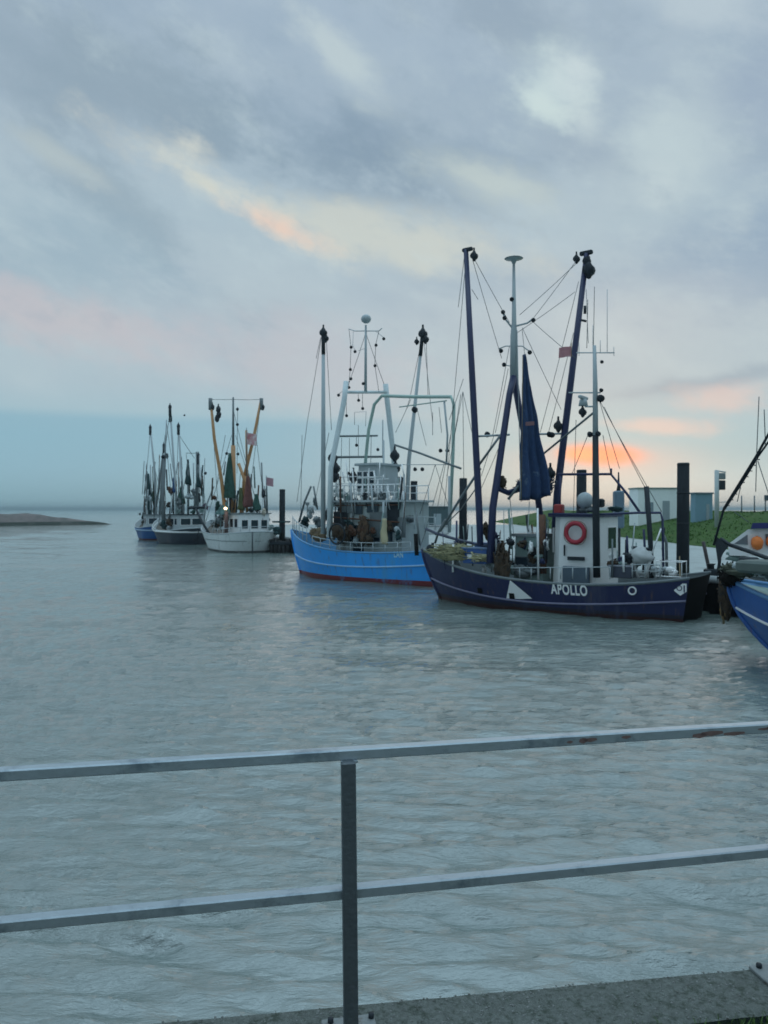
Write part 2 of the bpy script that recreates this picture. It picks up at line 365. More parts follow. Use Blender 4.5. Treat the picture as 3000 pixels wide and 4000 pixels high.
# ------------------------------------------------------------------ the water: one sheet to the horizon
def make_water():
    th = np.linspace(R(-62), R(62), 420); r = [1.6]
    while r[-1] < 9000: r.append(r[-1]*1.0075 if r[-1] < 200 else r[-1]*1.05)
    r = np.array(r); RR, TT = np.meshgrid(r, th, indexing='ij')
    X = RR*np.sin(TT); Y = RR*np.cos(TT) - 1.0
    rs = np.random.RandomState(5); Z = np.zeros_like(X); sp = RR*.0065
    for i in range(110):
        lam = .28*(24**(i/109.0)); a = R(86) + rs.normal(0, R(15)); k = 2*np.pi/lam
        amp = .0070*lam**.85*rs.uniform(.5, 1.4)*(.28 if lam > 2.2 else (.55 if lam > 1.2 else 1.35))
        ph = rs.uniform(0, 6.28); q = np.clip((lam/sp-3)/4, 0, 1)
        arg = (X*np.cos(a)+Y*np.sin(a))*k + ph + .9*np.sin(X*.47+Y*.21+i*1.3) + .5*np.sin(X*.13-Y*.29+i*2.1)
        s = np.sin(arg); Z += amp*q*(1-np.abs(s)*1.3 if lam < 2.2 else s)*(1.0+.5*np.sin(X*.13+Y*.09+i*1.7))
    Z *= np.clip(1.2-RR/260, 0, 1); Z -= Z[RR < 60].mean()*np.clip(1.2-RR/260, 0, 1)
    nr, na = X.shape
    vs = np.stack([X, Y, Z], -1).reshape(-1, 3)
    i = np.arange((nr-1)*(na-1)); a0 = (i//(na-1))*na + i % (na-1)
    q = np.stack([a0, a0+na, a0+na+1, a0+1], -1)
    me = bpy.data.meshes.new('water'); me.vertices.add(len(vs)); me.vertices.foreach_set('co', vs.astype(np.float32).ravel())
    me.loops.add(q.size); me.loops.foreach_set('vertex_index', q.astype(np.int32).ravel())
    me.polygons.add(len(q)); me.polygons.foreach_set('loop_start', (np.arange(len(q))*4).astype(np.int32))
    me.polygons.foreach_set('use_smooth', np.ones(len(q), dtype=bool)); me.update(calc_edges=True); me.validate()
    me.flip_normals()
    m = bpy.data.materials.new('harbour_water'); m.use_nodes = True; t = m.node_tree; n = t.nodes; l = t.links; b = n['Principled BSDF']
    b.inputs['Roughness'].default_value = .05; b.inputs['IOR'].default_value = 2.25
    co = n.new('ShaderNodeTexCoord')
    def nzz(sc, rot, stretch, det, ro=.55):
        mp = n.new('ShaderNodeMapping'); mp.inputs['Scale'].default_value = (1, stretch, 1); mp.inputs['Rotation'].default_value = (0, 0, R(rot)); l.new(co.outputs['Object'], mp.inputs[0])
        q = n.new('ShaderNodeTexNoise'); q.inputs['Scale'].default_value = sc; q.inputs['Detail'].default_value = det; q.inputs['Roughness'].default_value = ro; l.new(mp.outputs[0], q.inputs['Vector']); return q.outputs[0]
    tint = n.new('ShaderNodeMix'); tint.data_type = 'RGBA'; tint.inputs[6].default_value = (.108, .150, .138, 1); tint.inputs[7].default_value = (.150, .190, .175, 1)
    l.new(nzz(.22, 10, 2.2, 6), tint.inputs[0]); l.new(tint.outputs[2], b.inputs['Base Color'])
    ad = n.new('ShaderNodeMath'); ad.operation = 'ADD'; l.new(nzz(1.9, 5, 4.0, 7, .62), ad.inputs[0])
    a2 = n.new('ShaderNodeMath'); a2.operation = 'MULTIPLY'; a2.inputs[1].default_value = .30; l.new(nzz(7, -5, 3.4, 5), a2.inputs[0]); l.new(a2.outputs[0], ad.inputs[1])
    bp = n.new('ShaderNodeBump'); bp.inputs['Strength'].default_value = .8; bp.inputs['Distance'].default_value = .07
    wp_ = n.new('ShaderNodeMapRange'); l.new(nzz(.075, 12, 2.6, 4), wp_.inputs[0]); wp_.inputs[1].default_value = .38; wp_.inputs[2].default_value = .62; wp_.inputs[3].default_value = .45; wp_.inputs[4].default_value = 1.0; l.new(wp_.outputs[0], bp.inputs['Strength'])
    l.new(ad.outputs[0], bp.inputs['Height']); l.new(bp.outputs[0], b.inputs['Normal'])
    me.materials.append(m); o = bpy.data.objects.new('water', me); COL.objects.link(o); tag(o, 'grey-green rippled harbour water', kind='structure')
make_water()

# ------------------------------------------------------------------ land: quay, grass bank, spit
QZ = 1.15
def qx(D): return 11.22 - .517*(D-28)        # quay face
CONC = mat('pale_concrete', (.36, .40, .39), .85, c2=(.26,.28,.27), patch=.48, var=.15, scale=.7, bump=.1)
def land():
    mb = MB(); Ds = [4+4*i for i in range(31)]; vs = []; fs = []
    for D in Ds: vs += [(qx(D), D, QZ), (qx(D)+.5, D, QZ+.001), (max(qx(D)+1, 23.0), D, QZ)]
    for i in range(len(Ds)-1): fs += [(i*3, i*3+1, i*3+4, i*3+3), (i*3+1, i*3+2, i*3+5, i*3+4)]
    mb.add(vs, fs); q = mb.build('quay', CONC); tag(q, 'pale concrete quay top behind the cutters', kind='structure')
    w = MB(); vs = []; fs = []; k = 0; D = 4.0; pts = []
    while D < 124:                             # corrugated sheet piling
        pts += [(qx(D), D), (qx(D)-.18, D+.12), (qx(D+.3)-.18, D+.3), (qx(D+.45), D+.45)]; D += .6
    pts += [(qx(124), 124), (30, 124)]
    for x, y in pts: vs += [(x-.02, y, -1.5), (x-.02, y, QZ-.14)]
    for i in range(len(pts)-1): fs.append((2*i, 2*i+2, 2*i+3, 2*i+1))
    w.add(vs, fs)
    o = w.build('quay_wall', mat('wet_sheet_piling', (.006, .006, .007), .85, c2=(.012,.009,.007), patch=.42, var=.4, scale=2, spec=.12, bump=.3), None)
    tag(o, 'dark sheet pile wall along the front of the quay', 'wall')
    c = MB(); c.tube([(qx(d)+.05, d, QZ-.06) for d in (4, 40, 80, 124)], .16, 8); oc = c.build('coping', mat('pale_coping', (.30,.33,.33), .8, var=.2, scale=3), o)
    # grass bank (dyke)
    vs = []; fs = []; prof = [(21, 0), (22.5, .32), (25, .86), (28, 1.5), (31, 2.05), (33.5, 2.16), (36, 2.2), (38, 2.15), (48, .3), (90, 0), (900, 0)]
    Ds = [-30, -10] + [10+2.0*i for i in range(70)] + [160, 180, 210, 260, 330, 430, 600]
    for D in Ds:
        sh = max(0, D-150)*.22 - (0)
        for x, z in prof:
            nn = noise.noise(Vector((x*.35, D*.35, 1.0)))*.16*min(1, z) + noise.noise(Vector((x*1.3, D*1.1, 5.0)))*.08*min(1, z)
            vs.append((x+sh+noise.noise(Vector((D*.2, 0, 0)))*.3, D, QZ+.02+z+nn))
    n = len(prof)
    for i in range(len(Ds)-1):
        for j in range(n-1): fs.append((i*n+j, i*n+j+1, (i+1)*n+j+1, (i+1)*n+j))
    g = MB().add(vs, fs, True)
    GR = mat('meadow_grass', (.052, .102, .028), .95, spec=.1, c2=(.085,.098,.04), patch=.44, var=.5, scale=.9, bump=.8)
    go = g.build('grass_bank', GR); tag(go, 'green grass bank of the dyke behind the quay', kind='structure')
    rd = random.Random(3); t = MB()
    for i in range(7000):
        D = rd.uniform(40, 125); x = rd.uniform(21.2, 36); zz = np.interp(x, [p[0] for p in prof], [p[1] for p in prof])+QZ
        h = rd.uniform(.08, .24); a = rd.uniform(0, 6.28); w_ = rd.uniform(.03, .09)
        lean = Vector((rd.uniform(-.12,.12), rd.uniform(-.12,.12), 0)); p = Vector((x, D, zz-.05))
        for s_ in (-1, 1):
            t.add([p+Vector((math.cos(a)*w_, math.sin(a)*w_, 0)), p-Vector((math.cos(a)*w_, math.sin(a)*w_, 0)), p+lean*(1.5*s_)+Vector((0,0,h))], [(0,1,2)])
    to = t.build('grass_tufts', mat('tall_grass', (.055, .13, .022), .9, var=.5, scale=.6)); tag(to, 'rough tufts of grass on the dyke', 'grass', kind='stuff')
    # mud and stone spit across the harbour mouth
    vs = []; fs = []; A = Vector((-190, 118, 0)); B = Vector((-65.5, 187, 0)); n1, n2 = 110, 16
    d = (B-A).normalized(); pn = Vector((-d.y, d.x, 0))
    for i in range(n1+1):
        t_ = i/n1; c = A.lerp(B, t_); wd = 9*min(1, (1-t_)*4+.02)+.3; pk = 2.15
        for px_, h_ in ((.0, 2.0), (.6, 2.15), (.72, 2.45), (.80, 2.85), (.86, 2.9), (.92, 1.9), (.97, .9), (1.0, .05)):
            if t_ >= px_: pk, p0 = h_, px_; 
        seq = [(.0, 2.0), (.6, 2.15), (.72, 2.45), (.80, 2.9), (.86, 2.75), (.92, 1.7), (.97, .8), (1.0, .05)]
        pk = float(np.interp(t_, [s_[0] for s_ in seq], [s_[1] for s_ in seq]))
        for j in range(n2+1):
            u = j/n2*2-1; h = pk*max(0, 1-abs(u)**2.2)-.12
            p = c + pn*u*wd; h += noise.noise(Vector((p.x*.25, p.y*.25, 0)))*.35*min(1, pk/2) + noise.noise(Vector((p.x, p.y, 3)))*.14
            vs.append((p.x, p.y, h))
    for i in range(n1):
        for j in range(n2): fs.append((i*(n2+1)+j, (i+1)*(n2+1)+j, (i+1)*(n2+1)+j+1, i*(n2+1)+j+1))
    s_ = MB().add(vs, fs, False).build('spit', mat('spit_stone', (.17, .145, .135), .9, c2=(.10,.10,.09), patch=.5, var=.4, scale=.35, bump=.5, band=[(.75, (.035,.045,.035))]))
    tag(s_, 'low brown stone spit running out into the water', kind='structure')
land()

# ------------------------------------------------------------------ boats
class Boat:
    def __init__(s, name, bow, stern, label, cat='fishing boat', group='fishing cutters moored along the quay'):
        """bow, stern: world (x, y) of the centreline ends at deck level"""
        bow, stern = Vector(bow), Vector(stern); s.L = (bow-stern).length; f = (bow-stern).normalized()
        s.rz = math.atan2(f.y, f.x); c = (bow+stern)/2; s.root = tag(empty(name, (c.x, c.y, 0), s.rz), label, cat, group)
        s.M = Matrix.Translation((c.x, c.y, 0)) @ Matrix.Rotation(s.rz, 4, 'Z'); s.Mi = s.M.inverted()
    def loc(s, w): return s.Mi @ Vector(w)
    def P(s, px, py, off=0.0):        # point where the sight line meets the fore-and-aft plane y = off
        o = s.loc((0, 0, CAMZ)); d = s.loc(wp(px, py, 1.0)) - o; t = (off-o.y)/d.y; return o + d*t
    def X(s, px, py, x=0.0):          # same, athwartships plane x = const
        o = s.loc((0, 0, CAMZ)); d = s.loc(wp(px, py, 1.0)) - o; t = (x-o.x)/d.x; return o + d*t
    def Q(s, px, py, D): return s.loc(wp(px, py, D))
    def hull(s, B, sheer, m, rail=.75, deckm=None, rexp=1.4, rake=.9, ws=.72, wl=.82, over=.25, rnd=False, n=44, low=-.5, capm=None):
        s.B = B; s.sheer = sheer; s.rake = rake; s.ws = ws; s.wl = wl; s.over = over; s.rnd = rnd; s.rexp = rexp
        nz_ = 10; mb = MB(); vs = []; fs = []; ins = []
        ts = [i/n for i in range(n+1)]
        if rnd: ts = sorted(set([0, .004, .012, .025, .045, .07] + ts))
        for t in ts:
            zt = s.zs(t); row = [s.hp(t, low+(zt-low)*k/nz_, 1) for k in range(nz_+1)]; vs += row
        for i in range(len(ts)-1):
            for k in range(nz_): fs.append((i*(nz_+1)+k, (i+1)*(nz_+1)+k, (i+1)*(nz_+1)+k+1, i*(nz_+1)+k+1))
        mb.add(vs, fs, True); mb.add([(v[0], -v[1], v[2]) for v in vs], [tuple(reversed(f)) for f in fs], True)
        # stem bar
        stem = [Vector(s.hp(1.0, low+(s.zs(1)-low)*k/8, 1)) for k in range(9)]
        for v in stem: v.y = 0; v.x += .02
        mb.tube(stem, .06, 8)
        h = mb.build('hull', m, s.root); s.h = h
        # transom (or closing plate of a round stern)
        tb = MB(); row = [Vector(s.hp(0, low+(s.zs(0)-low)*k/nz_, 1)) for k in range(nz_+1)]; K = 6; vs = []; fs = []
        for v in row:
            for j in range(K+1):
                u = 1-2*j/K; vs.append((v.x - .12*(1-u*u)*B/4, v.y*u, v.z))
        for i in range(nz_):
            for j in range(K): fs.append((i*(K+1)+j, (i+1)*(K+1)+j, (i+1)*(K+1)+j+1, i*(K+1)+j+1))
        tb.add(vs, fs, True); s.transom = tb.build('transom', m, h)
        # inner bulwark, cap rail and deck
        ib = MB(); db = MB(); dv = []; df = []
        for sd_ in (1, -1):
            vs = []; fs = []
            for t in ts:
                a = s.hp(t, s.zs(t), sd_); k = min(.07, abs(a[1])); y = a[1]-sd_*k; zd = s.zs(t)-rail*(1 if t < .8 else 1-.4*(t-.8)/.2)
                c_ = s.hp(t, zd, sd_); y2 = c_[1]-sd_*min(.09, abs(c_[1]))
                vs += [(a[0], y, a[2]), (c_[0]-(.1 if t > .97 else 0), y2, zd)]
            for i in range(len(ts)-1): fs.append((2*i, 2*i+2, 2*i+3, 2*i+1))
            ib.add(vs, fs, True)
            dv.append([v for v in vs[1::2]])
        ib.build('bulwark', capm or GREY, h)
        vs = []; fs = []
        for a, b in zip(dv[0], dv[1]): vs += [a, b]
        for i in range(len(ts)-1): fs.append((2*i, 2*i+2, 2*i+3, 2*i+1))
        db.add(vs, fs); db.build('deck', deckm or DECKM, h)
        cr_ = MB()
        for sd_ in (1, -1): cr_.tube([Vector(s.hp(t, s.zs(t), sd_))+Vector((0, -sd_*.03, .01)) for t in ts], .055, 6)
        cr_.build('cap_rail', capm or GREY, h)
        return h
    def zs(s, t):
        k = s.sheer; return float(np.interp(t, [q[0] for q in k], [q[1] for q in k])) if len(k) != 3 else s._par(t)
    def _par(s, t):
        z0, zm, z1 = s.sheer; tm = .38
        return zm + (z0-zm)*((tm-t)/tm)**2 if t < tm else zm + (z1-zm)*((t-tm)/(1-tm))**2.1
    def hp(s, t, z, sd_=1):
        zt = s.zs(t); q = max(0., min(1., z/zt)) if zt > 0 else 1
        if s.rnd: f0 = (1-(max(0, .24-t)/.24)**2.2)**.5 if t < .24 else 1.0
        else: f0 = s.ws + (1-s.ws)*math.sin(min(1, t/.42)*math.pi/2)
        f1 = 1-max(0, (t-.48)/.52)**2.5; f2 = 1-max(0, (t-.42)/.58)**1.75
        b = s.B/2*f0*(f1*q + f2*s.wl*(1-q)) ; b *= (1 if z > 0 else max(.3, 1+z*.5))
        x = -s.L/2 + s.L*t - s.rake*(1-q)**s.rexp*max(0, (t-.55)/.45)**1.5 + s.over*(1-q)*max(0, 1-t/.3)
        if s.rnd: x += (s.over*1.6)*(1-q)*max(0, 1-t/.3)
        return (x, sd_*b, z)
    def tx(s, x): return max(0., min(1., (x+s.L/2)/s.L))
    def side(s, x, z, sd_=1, out=.0):
        t = s.tx(x)
        for _ in range(6):
            p = s.hp(t, z, sd_); t = max(0, min(1, t + (x-p[0])/s.L))
        p = s.hp(t, z, sd_); return Vector((p[0], p[1]+sd_*out, p[2]))
    def stripe(s, zf, m, r=.05, name='rubbing_strake', t0=0.0, t1=1.0):
        mb = MB()
        for sd_ in (1, -1): mb.tube([Vector(s.hp(t0+(t1-t0)*i/40, zf(t0+(t1-t0)*i/40), sd_))+Vector((0, sd_*.015, 0)) for i in range(41)], r, 6)
        return mb.build(name, m, s.h)
    def part(s, name, m, mb, parent=None): return mb.build(name, m, parent or s.root)
    def tubes(s, name, m, lst, parent=None, n=8):
        if name in ('white_post', 'stern_post', 'yard', 'strut', 'crosspiece', 'derrick', 'gantry_post', 'stay_ring', 'bow_strut', 'anchor_davit', 'post', 'rod'):
            for pts, r, *k in lst: o = MB().tube(pts, r, n, *(k or [])).build(name, m, parent or s.root)
            return o
        mb = MB()
        for pts, r, *k in lst: mb.tube(pts, r, n, *(k or []))
        return mb.build(name, m, parent or s.root)
    def wires(s, lst, r=.011, sag=.03, m=None, name='stay_wire'):
        for a, b in lst: MB().tube(catenary(a, b, (Vector(a)-Vector(b)).length*sag*.3, 8), r, 5).build(name, m or WIRE, s.root)
    def text(s, txt, size, x0, z0, m, name='name_lettering', out=.016, bold=.035, xs=.62):
        cu = bpy.data.curves.new('t', 'FONT'); cu.body = txt; cu.size = size; cu.offset = bold*size; cu.space_character = 1.12
        to = bpy.data.objects.new('t', cu); COL.objects.link(to); bpy.context.view_layer.update()
        me = bpy.data.meshes.new_from_object(to.evaluated_get(bpy.context.evaluated_depsgraph_get()))
        bpy.data.objects.remove(to); bpy.data.curves.remove(cu)
        for v in me.vertices: v.co = s.side(x0-v.co.x*xs, z0+v.co.y, 1, out)
        me.materials.clear(); me.materials.append(m); o = bpy.data.objects.new(name, me); COL.objects.link(o); o.parent = s.h; return o
    def decal(s, pts, m, name, out=.014, parent=None):
        mb = MB(); mb.add([s.side(x, z, 1, out) for x, z in pts], [tuple(range(len(pts)))]); return mb.build(name, m, parent or s.h)
    def house(s, x0, x1, w, z0, z1, m=WHITE, roof=NAVY, cham=.35, name='wheelhouse', wins=(), y0=0.0, over=.12, frame=WHITE2):
        """deckhouse: chamfered front corners, overhanging roof, port lights as framed panes"""
        mb = MB(); hw = w/2; pl = [(x0, -hw), (x1-cham, -hw), (x1, -hw+cham), (x1, hw-cham), (x1-cham, hw), (x0, hw)]
        n = len(pl); vs = [(x, y+y0, z0) for x, y in pl]+[(x-.04*(z1-z0) if x > (x0+x1)/2 else x, y*.98+y0, z1) for x, y in pl]
        fs = [(i, (i+1) % n, n+(i+1) % n, n+i) for i in range(n)] + [tuple(range(n-1, -1, -1)), tuple(range(n, 2*n))]
        mb.add(vs, fs); h = mb.build(name, m, s.root)
        rb = MB(); pl2 = [(x + (over if x > (x0+x1)/2 else -over), y+(over if y > 0 else -over)) for x, y in pl]
        vs = [(x, y+y0, z1+.005) for x, y in pl2]+[(x, y+y0, z1+.11) for x, y in pl2]
        rb.add(vs, fs); r = rb.build('roof', roof, h)
        for face, a, b, za, zb in wins:     # face: 'port','aft','front'
            q = .035
            def pane(g0, g1, h0, h1, o_):
                if face == 'port': return ((g0+g1)/2, hw+y0+o_, (h0+h1)/2), (abs(g1-g0), .03, h1-h0)
                if face == 'stbd': return ((g0+g1)/2, -hw+y0-o_, (h0+h1)/2), (abs(g1-g0), .03, h1-h0)
                if face == 'aft': return (x0-o_, (g0+g1)/2, (h0+h1)/2), (.03, abs(g1-g0), h1-h0)
                return (x1+o_, (g0+g1)/2, (h0+h1)/2), (.03, abs(g1-g0), h1-h0)
            fr = MB(); c, d = pane(a, b, za, zb, .004)
            fr.box(c, [v+(.09 if v > .04 else .0) for v in d], bev=.01); fo = fr.build('window', frame, h)
            pn = MB(); c, d = pane(a, b, za, zb, .010); pn.box(c, d); pn.build('pane', GLASS, fo)
        return h
    def railing(s, pts, h, m, r=.022, name='deck_rail', mid=True, every=None):
        pts = [Vector(p) for p in pts]; mb = MB(); up = Vector((0, 0, h))
        mb.tube([p+up for p in pts], r, 6)
        if mid: mb.tube([p+up*.5 for p in pts], r*.7, 6)
        for p in pts: mb.tube([p, p+up], r, 6)
        return mb.build(name, m, s.root)
    def lamp(s, p, parent=None, r=.11, m=None, name='floodlight', d=(-.5, .5, -.5)):
        mb = MB(); d = Vector(d).normalized(); p = Vector(p)
        mb.tube([p, p+d*r*.9, p+d*r*1.6], [r*.5, r*.95, r], 8); mb.tube([p-Vector((0,0,r*1.2)), p], r*.2, 5)
        return mb.build(name, m or DARK, parent or s.root)
    def block(s, p, parent=None, r=.13, m=None, hook=True):
        mb = MB(); p = Vector(p)
        mb.ball(p, (r*.55, r*.8, r*1.3), 8, 6); mb.disc(p, (0,1,.1), r*.8, r*1.1, 10)
        mb.tube([p+Vector((0,0,r)), p+Vector((0,0,r*1.9))], r*.22, 5)
        return mb.build('pulley_block', m or DARK, parent or s.root)
    def radar(s, p, w=1.1, m=None):
        mb = MB(); p = Vector(p); mb.tube([p, p+Vector((0,0,.22))], [.16, .12], 10); mb.box(p+Vector((0,0,.28)), (.12, w, .11), bev=.03)
        return mb.build('radar', m or PALE, s.root)
def lifebuoy(w, R1, normal, label):
    e = empty('lifebuoy', w); mb = MB(); mb.torus((0,0,0), normal, R1, R1*.24, 32, 10); mb.build('ring', BUOY, e)
    n_ = Vector(normal).normalized(); u = n_.orthogonal().normalized(); q = n_.cross(u)
    g = MB()
    pts = [(u*math.cos(t)+q*math.sin(t))*(R1*1.30+.02*math.cos(4*t)) for t in [2*math.pi*i/32 for i in range(33)]]
    g.tube(pts, .012, 5); g.build('grab_line', ROPE, e); return tag(e, label, 'lifebuoy')

# ---------------- navy cutter, nearest
A = Boat('fishing_cutter', (1.58, 31.6), (10.45, 25.35), 'dark navy fishing cutter lettered APOLLO, with raised navy booms and white wheelhouse')
A.hull(3.7, (1.42, 1.05, 1.98), NAVY_HULL, rail=.62, rake=.9, ws=.80, wl=.86, capm=GREY)
print('APOLLO L', A.L)
A.transom.data.materials.clear(); A.transom.data.materials.append(mat('shaded_transom_black', (.005,.005,.006), .85, c2=(.010,.008,.007), patch=.4, scale=2, spec=.12)); A.transom['label'] = 'flat stern plate darkened almost black for its shade'  # stern's shade put into its colour: near-black instead of hull navy
A.stripe(lambda t: .70-.36*math.sin(min(1, t/.5)*math.pi/2) if t < .5 else .34+.46*((t-.5)/.5)**1.8, mat('faded_lilac_strake', (.20,.20,.30), .6, var=.25), .04)
p = A.P(2157, 2322, 1.72)
A.text('APOLLO', .50, p.x, A.P(2200, 2322, 1.85).z, WHITE2)
# white triangle flash, scuppers, emblems
def hs(px, py, off=1.85): q = A.P(px, py, off); return (q.x, q.z)
A.decal([hs(1992, 2266), hs(2072, 2340), hs(2018, 2342), hs(1965, 2340)], WHITE2, 'white_flash', .02)
for a_, b_ in ((1990, 2330), (1853, 2311)):
    x_, z_ = hs(a_, b_); A.decal([(x_-.11, z_-.1), (x_+.11, z_-.1), (x_+.11, z_+.1), (x_-.11, z_+.1)], BLACK, 'scupper', .032)
x_, z_ = hs(2468, 2308, 1.7); tb = MB(); c_ = A.side(x_, z_, 1, .02); tb.torus(c_, (0,1,0), .12, .028, 20, 6); tb.build('round_emblem', WHITE, A.h)
x_, z_ = hs(2657, 2300, 1.5); em = MB(); c_ = A.side(x_, z_, 1, .02)
em.add([c_+Vector((.19,0,.17)), c_+Vector((-.19,0,.17)), c_+Vector((-.19,0,-.08)), c_+Vector((0,0,-.22)), c_+Vector((.19,0,-.08))], [(0,1,2,3,4)]); eo = em.build('shield_emblem', WHITE2, A.h)
em = MB(); c2_ = c_+Vector((0,.008,0))
em.torus(c2_+Vector((.03,0,.02)), (0,1,0), .075, .014, 16, 5); em.box(c2_+Vector((-.12,0,.0)), (.04,.01,.22)); em.build('shield_drawing', NAVY, eo)
DK = .62
# wheelhouse
xa = A.P(2326, 2100, .98).x; xb = A.P(2146, 2100, .98).x; zt = A.P(2200, 2020, 1.05).z
wA = A.house(xa, xb, 2.4, .45, zt, WHITE, NAVY, .3, y0=-.2, wins=[('aft', -1.1, -.25, 2.2, 2.95), ('front', -.6, -.05, 2.1, 2.9), ('front', .05, .6, 2.1, 2.9)])
vb = MB(); q = A.P(2250, 2182, 1.07); vb.box((q.x, 1.07, q.z), (.62, .05, .13), bev=.01); vb.build('vent_grille', DARK, wA)
vb = MB(); q = A.P(2205, 2150, 1.07); vb.box((q.x, 1.07, q.z), (.05, .06, .38), bev=.01); vb.build('door_handle', DARK, wA)
vb = MB(); q = A.P(2252, 2236, 1.10); vb.box((q.x, 1.14, q.z-.1), (.95, .14, .62), bev=.02); vb.build('side_locker', mat('slate_blue_paint', (.08,.12,.16), .6, var=.2), wA)
lb = A.M @ (A.P(2247, 2081, 1.17)); lifebuoy(lb, .33, A.M.to_3x3() @ Vector((0,1,0)), 'red lifebuoy hanging on the white wheelhouse of the navy cutter')
# forward casing (grey green companion) + posts
xa2 = A.P(2118, 2160, .9).x; xb2 = A.P(1998, 2160, .9).x
A.house(xa2, xb2, 1.7, .45, A.P(2050, 2097, .85).z, GREYGREEN, GREY, .1, 'engine_casing', over=.05, wins=[('port', xa2+.15, xa2+.62, 1.25, 1.85), ('port', xb2-.6, xb2-.15, 1.25, 1.85)], frame=GREY)
A.tubes('white_post', WHITE2, [([A.P(2103, 2264, 1.45), A.P(2100, 1985, 1.45)], .035)])
A.tubes('exhaust_pipe', RUSTM, [([A.P(2122, 2240, .8), A.P(2118, 2010, .8)], .13)])
# main mast + gallows
mb = MB(); mb.tube([A.P(2007, 1480), A.P(2007, 1310), A.P(2008, 1260), A.P(2007, 1030)], [.15, .13, .09, .05], 10)
mast = A.part('main_mast', PALE, mb)
mb = MB(); mb.tube([A.P(2007, 1030), A.P(2007, 1016), A.P(2007, 1010)], [.06, .12, .36], 14); mb.build('antenna_dish', PALE, mast)
mb = MB(); mb.tube([A.P(1962, 1215), A.P(1975, 1248), A.P(2000, 1280)], .035); mb.tube([A.P(2010, 1275), A.P(2060, 1262), A.P(2078, 1248)], .035)
mb.build('crosstree', PALE, mast); MB().tube([A.P(1950, 1362), A.P(1975, 1352), A.P(2040, 1352), A.P(2068, 1372)], .022).build('crosstree', PALE, mast); MB().tube([A.P(1968, 1425), A.P(2005, 1432)], .02).build('lamp_arm', PALE, mast)
for a_, b_ in ((1968, 1238), (2080, 1246), (1954, 1366), (2066, 1372), (1966, 1420), (1996, 1165), (1962, 1215)): A.lamp(A.P(a_, b_, .05), mast, .085)
g = MB(); leg_r = .13
g.tube([A.P(2007, 1470), A.P(1990, 1540, .5), A.P(1925, 1985, 1.3), A.P(1915, 2200, 1.5)], [.14, .12, .14, .15], 10)
g.tube([A.P(2007, 1470), A.P(2035, 1640, -.5), A.P(2095, 1900, -1.2), A.P(2125, 2120, -1.45)], [.14, .11, .12, .13], 10)
gal = A.part('gallows_frame', NAVY, g)
A.tubes('crosspiece', NAVY, [([A.P(1940, 1905, .9), A.P(1985, 1925, .3), A.P(2045, 1905, -.2), A.P(2110, 1890, -.9)], .11)], gal)
mb = tangle(MB(), A.P(1958, 1890, .7), (.5, .4, .75), 26, .02, 11); mb.build('winch_bundle', NETB, gal)
tangle(MB(), A.P(2030, 1898, .1), (.55, .4, .55), 20, .02, 12).build('winch_bundle', mat('navy_netting', (.02,.03,.07), .9, var=.4), gal)
# booms
def boomA(pts, r, off, side_):
    mb = MB(); mb.tube([A.P(*q) for q in pts], r, 10); bo_ = A.part('boom', NAVY, mb)
    return bo_
bp_ = boomA([(1876, 2130, 1.6), (1872, 2000, 1.6), (1845, 1480, 1.6), (1820, 976, 1.6)], [.12, .13, .12, .09], 1.6, 1)
bs_ = boomA([(2165, 2110, -1.6), (2176, 1930, -1.6), (2225, 1530, -1.6), (2292, 990, -1.6)], [.13, .14, .13, .10], -1.6, -1)
mb = MB(); mb.box(A.P(1826, 975, 1.6), (.42, .14, .14), bev=.03); mb.build('boom_head', DARK, bp_)
mb = MB(); mb.box(A.P(2290, 988, -1.6), (.5, .16, .16), bev=.03); mb.build('boom_head', DARK, bs_)
A.block(A.P(1852, 1000, 1.55), bp_, .16); A.block(A.P(2252, 1012, -1.6), bs_, .15); A.block(A.P(2300, 1055, -1.6), bs_, .27); A.block(A.P(2292, 1020, -1.6), bs_, .18)
A.block(A.P(2181, 1665, -1.5), bs_, .2)
A.block(A.P(2150, 1850, -1.5), bs_, .22)
# yard with floodlights
A.tubes('yard', PALE, [([A.P(1870, 1704, 1.4), A.P(1990, 1698, .3)], .04), ([A.P(2100, 1696, -.6), A.P(2190, 1694, -1.5)], .04)])
for a_, b_ in ((1900, 1690), (2142, 1690), (2152, 1692)): A.lamp(A.P(a_, b_, .9 if a_ < 2000 else -1.0), None, .11)
# slanting struts
A.tubes('strut', GREY, [([A.P(1872, 1815, 1.3), A.P(1955, 1700, .9)], .045), ([A.P(1720, 2075, .6), A.P(1790, 1960, .8), A.P(1876, 1830, 1.3)], .05), ([A.P(2120, 1775, -.9), A.P(2316, 1614, .6)], .04), ([A.P(1985, 1950, .5), A.P(2040, 1880, .1)], .05)])
A.tubes('anchor_beam', mat('slate_paint', (.05,.06,.10), .5), [([A.P(1665, 2066, .1), A.P(1708, 2085, .3), A.P(1800, 2112, .5), A.P(1930, 2140, .9)], .06)])
A.tubes('bow_strut', GREY, [([A.P(1700, 2120, 0), A.P(1712, 2080, .3), A.P(1740, 2030, .5)], .05), ([A.P(1700, 2090, -.3), A.P(1800, 1990, -.2), A.P(1865, 1900, .3)], .025)])
